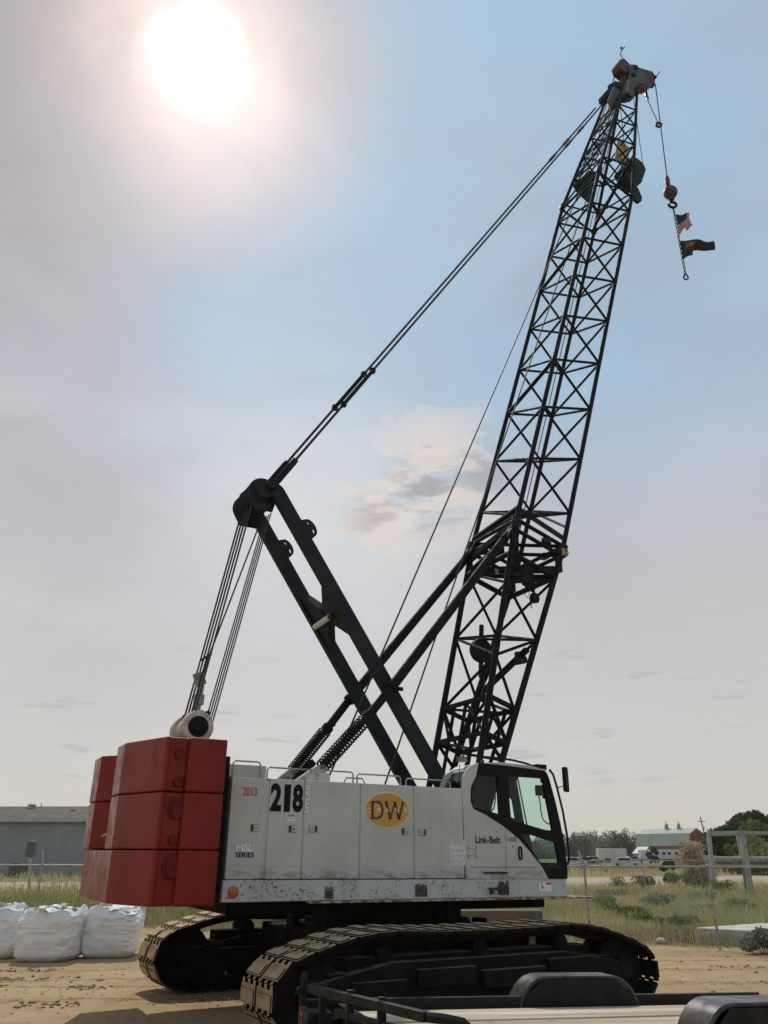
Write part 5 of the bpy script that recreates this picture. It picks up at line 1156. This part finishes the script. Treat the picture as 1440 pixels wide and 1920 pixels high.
def box_trailer(name, x, y, Y, ln, ht, label, cat, mat='vehicle_white'):
    t = empty(name, (at(x, y, Y).x, Y, 0), .1); tag(t, label, cat)
    q = MB(); q.box((0, 0, .7 + ht / 2), (ln, 2.4, ht)); q.build('body', mat, t, bevel=.15)
    for a in (-ln * .25, -ln * .15, ln * .3):
        q = MB(); q.lathe((a, -1.25, .5), (0, 1, 0), [(0, .2), (0, .5), (.3, .5), (.3, .2)], 12); q.build('wheel', 'rubber', t)
    return t
tq_ = box_trailer('cargo_trailer', 1147, 1608, 215, 7.2, 2.5, 'white box trailer parked in the far field, left of barn', 'trailer')
t2 = box_trailer('mobile_home', 1242, 1608, 225, 12, 2.3, 'long white mobile home with small windows before the barn', 'mobile home')
for a in (-3.5, -2, 0, 1.5, 3.5):
    q = MB(); q.box((a, -1.22, 2.1), (.7, .06, .7)); q.build('window', 'rubber', t2)
def car(x, Y, c, label, cat='car', rz=.0):
    t = empty('parked_car', (at(x, 1600, Y).x, Y, 0), rz); tag(t, label, cat)
    q = MB(); q.prism(round_poly([(-2.3, .3), (2.3, .3), (2.3, .85), (1.2, 1.0), (.6, 1.5), (-1.2, 1.5), (-1.9, 1.0), (-2.3, .95)], .15), -.85, .85, lambda u, v, w_: V((u, w_, v))); q.build('body', paint('car_paint', c, rough=.3), t, bevel=.06)
    q = MB(); q.prism([(-1.1, 1.02), (1.0, 1.02), (.55, 1.4), (-1.1, 1.4)], -.87, .87, lambda u, v, w_: V((u, w_, v))); q.build('window', 'rubber', t)
    for a in (-1.4, 1.4):
        for y in (-.9, .7): q = MB(); q.lathe((a, y, .33), (0, 1, 0), [(0, .1), (0, .33), (.2, .33), (.2, .1)], 14); q.build('wheel', 'rubber', t)
car(1073, 150, (.55, .56, .58), 'silver car parked in the field nearest the cab'); car(1094, 160, (.07, .08, .09), 'dark car parked in the field between silver and white cars', rz=.3)
car(1112, 190, (.35, .37, .4), 'grey car parked beside the white box trailer'); car(1172, 140, (.50, .53, .56), 'pale blue car in the field right of the box trailer', rz=-.3); car(1185, 205, (.2, .24, .3), 'dark blue car parked near the mobile home', rz=.2)
pt = empty('utility_pole', (at(1331, 1600, 240).x, 240, 0)); tag(pt, 'leaning wooden utility pole to the right of the barn', 'utility pole')
q = MB(); q.tube((0, 0, 0), (-1.2, 0, 11.6), .22, 8, r2=.16); q.build('pole', 'timber', pt); q = MB(); q.box((-1.0, -.1, 10.4), (2.0, .15, .18)); q.build('crossarm', 'timber', pt); q = MB(); q.box((-.9, -.35, 8.6), (.5, .4, .9)); q.build('transformer', 'tin', pt)

# ------------------------------------------------------------------ trees, shrubs, weeds
LV = dict(dark=leaf('dark_green_leaves', (.05, .072, .03), .35, (.065, .095, .04)), mid=leaf('green_leaves', (.15, .19, .075), .4, (.11, .15, .06)), grey=leaf('grey_green_leaves', (.25, .27, .19), .35, (.18, .205, .14)), tan=leaf('dry_tan_twigs', (.50, .41, .31), .4, (.40, .33, .25)), lime=leaf('light_green_leaves', (.22, .25, .10), .4, (.17, .21, .08)))
MT['bark'] = paint('bark', (.10, .075, .055), (.06, .045, .035), 4, .9, bump=.4)
def leaf_cloud(cs, n, size, rng):
    """n leaf sprigs spread over ellipsoid clumps cs = [(centre, radii)]; returns verts, tris"""
    w_ = np.array([r[0] * r[1] + r[1] * r[2] for c, r in cs]); k = rng.choice(len(cs), n, p=w_ / w_.sum())
    C_ = np.array([c for c, r in cs])[k]; R_ = np.array([r for c, r in cs])[k]
    d = rng.normal(size=(n, 3)); d /= np.linalg.norm(d, axis=1, keepdims=True); rad = rng.uniform(.45, 1.08, (n, 1)) ** .7
    P = C_ + d * R_ * rad
    a = rng.normal(size=(n, 3)); a /= np.linalg.norm(a, axis=1, keepdims=True); b = np.cross(a, rng.normal(size=(n, 3))); b /= np.linalg.norm(b, axis=1, keepdims=True)
    s_ = size * rng.uniform(.5, 1.3, (n, 1)); Vv = np.stack([P - a * s_, P + b * s_ * .55, P + a * s_, P - b * s_ * .55], 1).reshape(-1, 3)
    return Vv, np.arange(n * 4).reshape(n, 4)
def tree(name, x, Y, h, spread, seed, lv, label, n=5000, size=.3, trunk=.25, clumps=16, group=None, px=None, squat=.3):
    rng = np.random.default_rng(seed); t = empty(name, (x, Y, 0)); tag(t, label, 'shrub' if 'shrub' in name else 'tree', group)
    q = MB(); cs = []
    q.tube((0, 0, -.1), (0, 0, h * .45), trunk, 8, r2=trunk * .6)
    for i in range(clumps):
        a = rng.uniform(0, 6.28); f_ = rng.uniform(squat, .92); rr = spread * math.sqrt(max(.05, 1 - ((f_ - .5) / .52) ** 2)) * rng.uniform(.35, .85)
        c = np.array([math.cos(a) * rr, math.sin(a) * rr, h * f_]); r_ = spread * rng.uniform(.28, .46); cs.append((c, (r_, r_, r_ * rng.uniform(.6, .85))))
        b_ = V((0, 0, h * min(.42, f_ * .6))); q.tube(b_, b_.lerp(V(c), .9), trunk * .3, 5, r2=trunk * .08)
    q.build('trunk', 'bark', t)
    Vv, Fc = leaf_cloud(cs, n, size, rng); fast_mesh('crown', Vv, Fc, np.zeros(len(Fc)), [LV[lv]], t); return t
# trees right of the barn
tree('broadleaf_tree', at(1432, 1600, 118).x, 118, 7.3, 4.6, 21, 'dark', 'tallest dark tree at the right, over the steel frame', 9000, .30, .3)
tree('broadleaf_tree', at(1392, 1600, 128).x, 128, 5.9, 3.6, 22, 'dark', 'dark rounded tree behind the steel frame crossbeam', 7000, .3, .25)
tree('broadleaf_tree', at(1470, 1600, 110).x, 110, 7.6, 4.8, 23, 'mid', 'green tree partly cut off beyond the steel frame end', 5000, .3, .3)
tree('leafy_shrub', at(1358, 1600, 105).x, 105, 4.9, 2.9, 24, 'dark', 'dark bushy shrub framed inside the steel frame', 6000, .22, .12, squat=.12)
tree('leafy_shrub', at(1340, 1600, 130).x, 130, 4.2, 3.0, 25, 'mid', 'low green shrub at the foot of the utility pole', 3500, .22, .12, squat=.12)
tree('leafy_shrub', at(1425, 1600, 92).x, 92, 3.6, 2.6, 26, 'lime', 'light green low shrub below the tallest tree', 4500, .18, .1, squat=.12)
tree('leafy_shrub', at(1392, 1600, 96).x, 96, 3.2, 2.2, 27, 'mid', 'small green shrub between the steel frame uprights', 3000, .18, .1, squat=.12)
tree('dry_shrub', at(1298, 1630, 58).x, 58, 2.9, 1.25, 31, 'tan', 'tall dry tan shrub with leafless twigs before the barn', 3000, .10, .05, 30, squat=.06)
tree('dry_shrub', at(1324, 1630, 60).x, 60, 2.0, 1.0, 32, 'tan', 'small dry tan shrub beside the taller one', 1300, .09, .04, 20, squat=.06)
tree('dark_shrub', at(1262, 1630, 66).x, 66, 1.9, .85, 33, 'dark', 'dark green pointed shrub left of the dry tan one', 1800, .13, .05, 10, squat=.1)
tree('dark_shrub', at(1222, 1605, 190).x, 190, 3.4, 1.6, 34, 'dark', 'dark round shrub in front of the mobile home', 1500, .25, .08, 8, squat=.1)
# far wood on the horizon: one mass
rng = np.random.default_rng(5); cs = []
for i in range(640):
    x = rng.uniform(-70, 150); Y = rng.uniform(335, 400); hh = rng.uniform(5.5, 10.0) * (.85 + .25 * math.sin(x * .09)); r_ = rng.uniform(1.6, 3.2)
    for k in range(4): cs.append((np.array([x + rng.normal() * 1.6, Y, hh * (.25 + .22 * k) * rng.uniform(.85, 1.1)]), (r_ * (1.15 - .17 * k), r_, r_ * .9)))
Vv, Fc = leaf_cloud(cs, 165000, .5, rng); k_ = np.repeat(rng.random(1), 1)
mi = (np.sin(Vv[::4][:, 0] * .35) + rng.normal(size=len(Fc)) * .35 > .1).astype(int) + (rng.random(len(Fc)) < .15)
o = fast_mesh('far_wood', Vv, Fc, np.clip(mi, 0, 2), [LV['grey'], LV['dark'], LV['mid']]); tag(o, 'grey green wood along the horizon behind the farmyard', 'wood', kind='stuff')

# weeds and grass of the meadow
GM = [leaf('grass_green', (.21, .24, .095), .45), leaf('grass_olive', (.36, .335, .145), .45), leaf('grass_straw', (.52, .43, .26), .45), leaf('grass_rust', (.40, .285, .185), .45), leaf('weed_grey_green', (.32, .35, .22), .4)]
def vn2(x, y, s, seed):
    X_ = x * s + seed * 7.7; Y_ = y * s - seed * 3.1; i = np.floor(X_); j = np.floor(Y_); f = X_ - i; g = Y_ - j; f = f * f * (3 - 2 * f); g = g * g * (3 - 2 * g)
    def h(a, b): q = np.sin(a * 127.1 + b * 311.7 + seed) * 43758.5453; return q - np.floor(q)
    return (h(i, j) * (1 - f) + h(i + 1, j) * f) * (1 - g) + (h(i, j + 1) * (1 - f) + h(i + 1, j + 1) * f) * g
def edgeY(x): return 24.4 - .34 * x + (vn2(x, x * 0, .9, 3) - .5) * 1.2
def roadY(x): return np.where(x > -17.75, 46.5 + (x + 17.75) * .3976, 46.5 + (x + 17.75) * .353)
def scatter(n, rng, y0, y1, fx=1.05):
    """positions spread evenly over the wedge of ground in view"""
    Y = np.exp(rng.uniform(math.log(y0), math.log(y1), n)); X = rng.uniform(-.56, .56, n) * Y * fx; return X, Y
def blades(name, n, seed, hmin, hmax, y0, y1, keep, mats, pick, wd, label, cat, lean=.35, bend=True):
    rng = np.random.default_rng(seed); X, Y = scatter(n, rng, y0, y1); k = keep(X, Y, rng); X, Y = X[k], Y[k]; n = len(X)
    clump = .45 + .9 * vn2(X, Y, .55, seed) + .5 * (vn2(X, Y, 1.9, seed + 2) - .5); H = rng.uniform(hmin, hmax, n) * clump
    a = rng.uniform(0, 6.28, n); ln = rng.normal(0, lean, (n, 2)) * H[:, None]; W = wd * (.6 + .8 * rng.random(n)) * (1 + Y / 60)
    B = np.stack([X, Y, np.zeros(n)], 1); dx = np.stack([np.cos(a) * W, np.sin(a) * W, np.zeros(n)], 1)
    M_ = B + np.stack([ln[:, 0] * .35, ln[:, 1] * .35, H * .6], 1); T = B + np.stack([ln[:, 0], ln[:, 1], H], 1)
    Vv = np.stack([B - dx, B + dx, M_ + dx * .8, M_ - dx * .8, T], 1).reshape(-1, 3)
    b = np.arange(n)[:, None] * 5; F1 = b + np.array([[0, 1, 2]]); F2 = b + np.array([[0, 2, 3]]); F3 = b + np.array([[3, 2, 4]])
    mi = pick(X, Y, rng); Fc = np.concatenate([F1, F2, F3]); o = fast_mesh(name, Vv, Fc, np.tile(mi, 3), mats); return tag(o, label, cat, kind='stuff')
def keep_meadow(X, Y, rng):
    e = Y - edgeY(X); return (e > 0) & (Y < roadY(X) - .3) & (rng.random(len(X)) < np.clip(.35 + e * .5, 0, 1) * np.where(vn2(X, Y, .4, 9) < .22, .35, 1))
def pick_meadow(X, Y, rng):
    u = vn2(X, Y, .20, 4) * .62 + vn2(X, Y, .7, 6) * .38 - .06 + .10 * (vn2(X, Y, .09, 8) - .5); r = rng.random(len(X)); o = np.where(u < .36, 0, np.where(u < .58, 1, np.where(u < .70, 4, np.where(u < .84, 2, 3))))
    e = Y - edgeY(X); o = np.where((e < 1.3) & (r < .5), 3, o); o = np.where(r > .80, rng.integers(0, 5, len(X)), o); f = (Y - 22) / (roadY(X) - 22); return np.where((f > .72) & (r < .6), 2, o)
blades('wild_grass', 150000, 41, .18, .52, 20.5, 62, keep_meadow, GM, pick_meadow, .006, 'mixed green and straw weeds of the meadow behind the fence', 'grass')
def keep_tall(X, Y, rng): e = Y - edgeY(X); return (X < -1.5) & (e > .8) & (Y < roadY(X) - .5) & (vn2(X, Y, .42, 13) > .34)
blades('tall_weeds', 30000, 44, .6, 1.15, 24, 50, keep_tall, GM, lambda X, Y, r: np.where(r.random(len(X)) < .62, 0, np.where(r.random(len(X)) < .6, 1, np.where(r.random(len(X)) < .5, 4, 2))), .007, 'taller olive green weeds behind the bulk bags at the fence', 'weeds', lean=.28)
def keep_far(X, Y, rng): return (Y > roadY(X) + 24 + .02 * X) & (Y < 200)
blades('far_grass', 26000, 42, .3, .8, 68, 190, keep_far, [GM[1], GM[2], GM[0]], lambda X, Y, r: np.where(r.random(len(X)) < np.clip(1.2 - (Y - roadY(X) - 24) / 16, .12, .8), 1, np.where(r.random(len(X)) < .5, 0, 2)), .02, 'yellowed weeds and field grass beyond the gravel road', 'grass')
# leafy weed clumps: each a plant of its own
rr = random.Random(12)
def weed(px, py, h, wd, lv, label, seed, n=420):
    p = ground(px, py); rng = np.random.default_rng(seed); t = empty('weed_plant', p); tag(t, label, 'weed', 'leafy weed clumps in the meadow')
    q = MB(); cs = []
    for i in range(7):
        a = rng.uniform(0, 6.28); r_ = wd * rng.uniform(.1, .8); c = np.array([math.cos(a) * r_, math.sin(a) * r_, h * rng.uniform(.3, .85)]); cs.append((c, (wd * .42, wd * .42, h * .28))); q.tube((c[0] * .2, c[1] * .2, 0), tuple(c), .012, 4)
    q.build('stem', 'bark', t); Vv, Fc = leaf_cloud(cs, n, .065, rng); Vv[:, 2] = np.abs(Vv[:, 2]); fast_mesh('foliage', Vv, Fc, np.zeros(len(Fc)), [LV[lv]], t)
weed(1436, 1789, .55, .50, 'grey', 'green leafy weed clump in front of the concrete slab end', 1, 900)
weed(1240, 1706, .6, .9, 'grey', 'broad grey green weed clump in the meadow right of crane', 2, 900)
weed(1212, 1672, .9, .9, 'mid', 'tall green weed clump near the road, right of the cab', 3, 900)
weed(1285, 1668, .9, 1.0, 'mid', 'green weed clump in the meadow below the barn', 4, 900)
weed(1180, 1722, .45, .8, 'mid', 'low green weed clump behind the front end of the crawler', 5, 800)
weed(1268, 1748, .4, .6, 'mid', 'green weed clump just left of the concrete slab', 6, 700)
weed(1145, 1690, .5, .8, 'grey', 'grey green weed clump beside the catwalk end', 7, 700)
weed(1390, 1712, .5, .8, 'lime', 'yellow green weed clump behind the concrete slab', 8, 700)
weed(1320, 1690, 0.5, 0.8, 'grey', 'grey green weed clump behind the slab corner', 20, 700)
weed(1130, 1706, 0.45, 0.7, 'lime', 'yellow green weed clump below the catwalk end', 21, 700)
weed(1215, 1735, 0.35, 0.7, 'mid', 'low green weed clump above the pale rock', 22, 700)
weed(1360, 1675, 0.7, 0.9, 'mid', 'green weed clump beside the steel frame feet', 23, 700)
weed(1330, 1718, 0.4, 0.7, 'lime', 'low yellow green weed clump above the slab corner', 24, 700)
weed(1165, 1668, 0.7, 0.8, 'grey', 'grey green weed clump at the leaning fence post', 25, 700)
weed(1290, 1765, 0.3, 0.5, 'grey', 'small grey green weed at the dirt edge below the slab', 26, 700)
# yellow wildflowers
def flowers(n, seed, keep, y0, y1, xr, hr, label):
    rng = np.random.default_rng(seed); Y = rng.uniform(y0, y1, n); X = rng.uniform(*xr, n); k = keep(X, Y, rng); X, Y = X[k], Y[k]; n = len(X)
    H = rng.uniform(*hr, n) * (.6 + .7 * vn2(X, Y, .5, seed)); a0 = rng.uniform(0, 6.28, n); V_ = []; F_ = []; mi = []
    for i in range(n):
        c = np.array([X[i], Y[i], H[i]]); d = np.array([rng.normal() * .5, -1 + rng.normal() * .4, .6]); d /= np.linalg.norm(d); u = np.cross(d, [0, 0, 1]); u /= np.linalg.norm(u); v = np.cross(d, u); r_ = rng.uniform(.026, .052); o = len(V_)
        pts_ = [c + (u * math.cos(t) + v * math.sin(t)) * r_ * (1 if j % 2 else .62) for j, t in enumerate(np.linspace(0, 2 * math.pi, 10, endpoint=False))]
        V_ += pts_ + [c + d * .02]
        for j in range(10): F_.append((o + j, o + (j + 1) % 10, o + 10)); mi.append(0)
        o = len(V_); V_ += [np.array([X[i] - .006, Y[i], 0]), np.array([X[i] + .006, Y[i], 0]), c]; F_.append((o, o + 1, o + 2)); mi.append(1)
        for _ in range(4):
            z = H[i] * rng.uniform(.2, .85); b = np.array([X[i], Y[i], z]); e = rng.normal(size=3) * .07; o = len(V_); V_ += [b, b + e, b + np.array([e[1], -e[0], .02]) * .6]; F_.append((o, o + 1, o + 2)); mi.append(1)
    o = fast_mesh('yellow_wildflowers', np.array(V_), np.array(F_), np.array(mi), [leaf('petal_yellow', (.60, .40, .03), .4), GM[0]]); tag(o, label, 'wildflowers', kind='stuff')
flowers(2600, 51, lambda X, Y, r: (Y > edgeY(X) + .6) & (vn2(X, Y, .33, 2) > .42), 24.5, 36, (-18, -.5), (.45, 1.15), 'yellow daisy like wildflowers growing behind the bulk bags')
flowers(70, 52, lambda X, Y, r: (Y > edgeY(X) + .8), 22, 36, (6, 18), (.2, .45), 'sparse pale yellow flowers in the meadow by the slab')
# crumbs of mud left by the crawlers
rng = np.random.default_rng(71); n = 3400; X = rng.uniform(-10.5, 9, n); rowk = rng.integers(0, 4, n)
Y = np.array([15.9, 17.4, 18.6, 14.2])[rowk] + np.array([.05, .12, .12, .05])[rowk] * X + rng.normal(0, .13, n); kk = (vn2(X, Y, 1.1, 5) > .42) & ((X < 1) | (rng.random(len(X)) < .3)) & ~((X > -4.6) & (X < 5.2) & (Y > 12.2)); X, Y = X[kk], Y[kk]; n = len(X); r_ = rng.uniform(.012, .045, n)
oc = np.array([[1, 0, 0], [0, 1, 0], [-1, 0, 0], [0, -1, 0], [0, 0, .6], [0, 0, -.5]]); Vv = (np.stack([X, Y, r_ * .15], 1)[:, None, :] + oc[None] * r_[:, None, None] * rng.uniform(.5, 1.5, (n, 6, 1))).reshape(-1, 3)
fo = np.array([[0, 1, 4], [1, 2, 4], [2, 3, 4], [3, 0, 4], [1, 0, 5], [2, 1, 5], [3, 2, 5], [0, 3, 5]]); Fc = (np.arange(n)[:, None, None] * 6 + fo[None]).reshape(-1, 3)
o = fast_mesh('mud_crumbs', Vv, Fc, np.zeros(len(Fc)), [paint('mud_brown', (.24, .165, .098), (.33, .235, .145), 3, .95)]); tag(o, 'brown mud crumbs dropped along the crawler ruts in the yard', 'mud crumbs', kind='stuff')
# loose stones on the yard
rng = np.random.default_rng(61); n = 2600; Y = np.exp(rng.uniform(math.log(8.5), math.log(25), n)); X = rng.uniform(-.56, .56, n) * Y; k = Y < edgeY(X) + .4; X, Y = X[k], Y[k]; n = len(X); r_ = rng.uniform(.006, .022, n) * (1 + 1.2 * (rng.random(n) < .06))
oc = np.array([[1, 0, 0], [0, 1, 0], [-1, 0, 0], [0, -1, 0], [0, 0, .7], [0, 0, -.5]]); Vv = (np.stack([X, Y, r_ * .25], 1)[:, None, :] + oc[None] * r_[:, None, None] * rng.uniform(.6, 1.4, (n, 6, 1))).reshape(-1, 3)
fo = np.array([[0, 1, 4], [1, 2, 4], [2, 3, 4], [3, 0, 4], [1, 0, 5], [2, 1, 5], [3, 2, 5], [0, 3, 5]]); Fc = (np.arange(n)[:, None, None] * 6 + fo[None]).reshape(-1, 3)
o = fast_mesh('gravel', Vv, Fc, np.zeros(len(Fc)), [paint('stone_grey', (.30, .24, .18), (.42, .36, .28), 3, .9)]); tag(o, 'small loose stones scattered over the dirt yard', 'gravel', kind='stuff')

# ------------------------------------------------------------------ smoky air
def air(out):
    v = N('ShaderNodeVolumePrincipled'); v.inputs['Density'].default_value = HAZE; v.inputs['Color'].default_value = (.86, .87, .88, 1); v.inputs['Anisotropy'].default_value = .2; L(v.outputs[0], out.inputs['Volume'])
HAZE = 0.00022
q = MB(); q.box((40, 200, 14), (420, 480, 30)); o = q.build('haze', material('smoky_air', air), smooth=False); tag(o, kind='stuff')
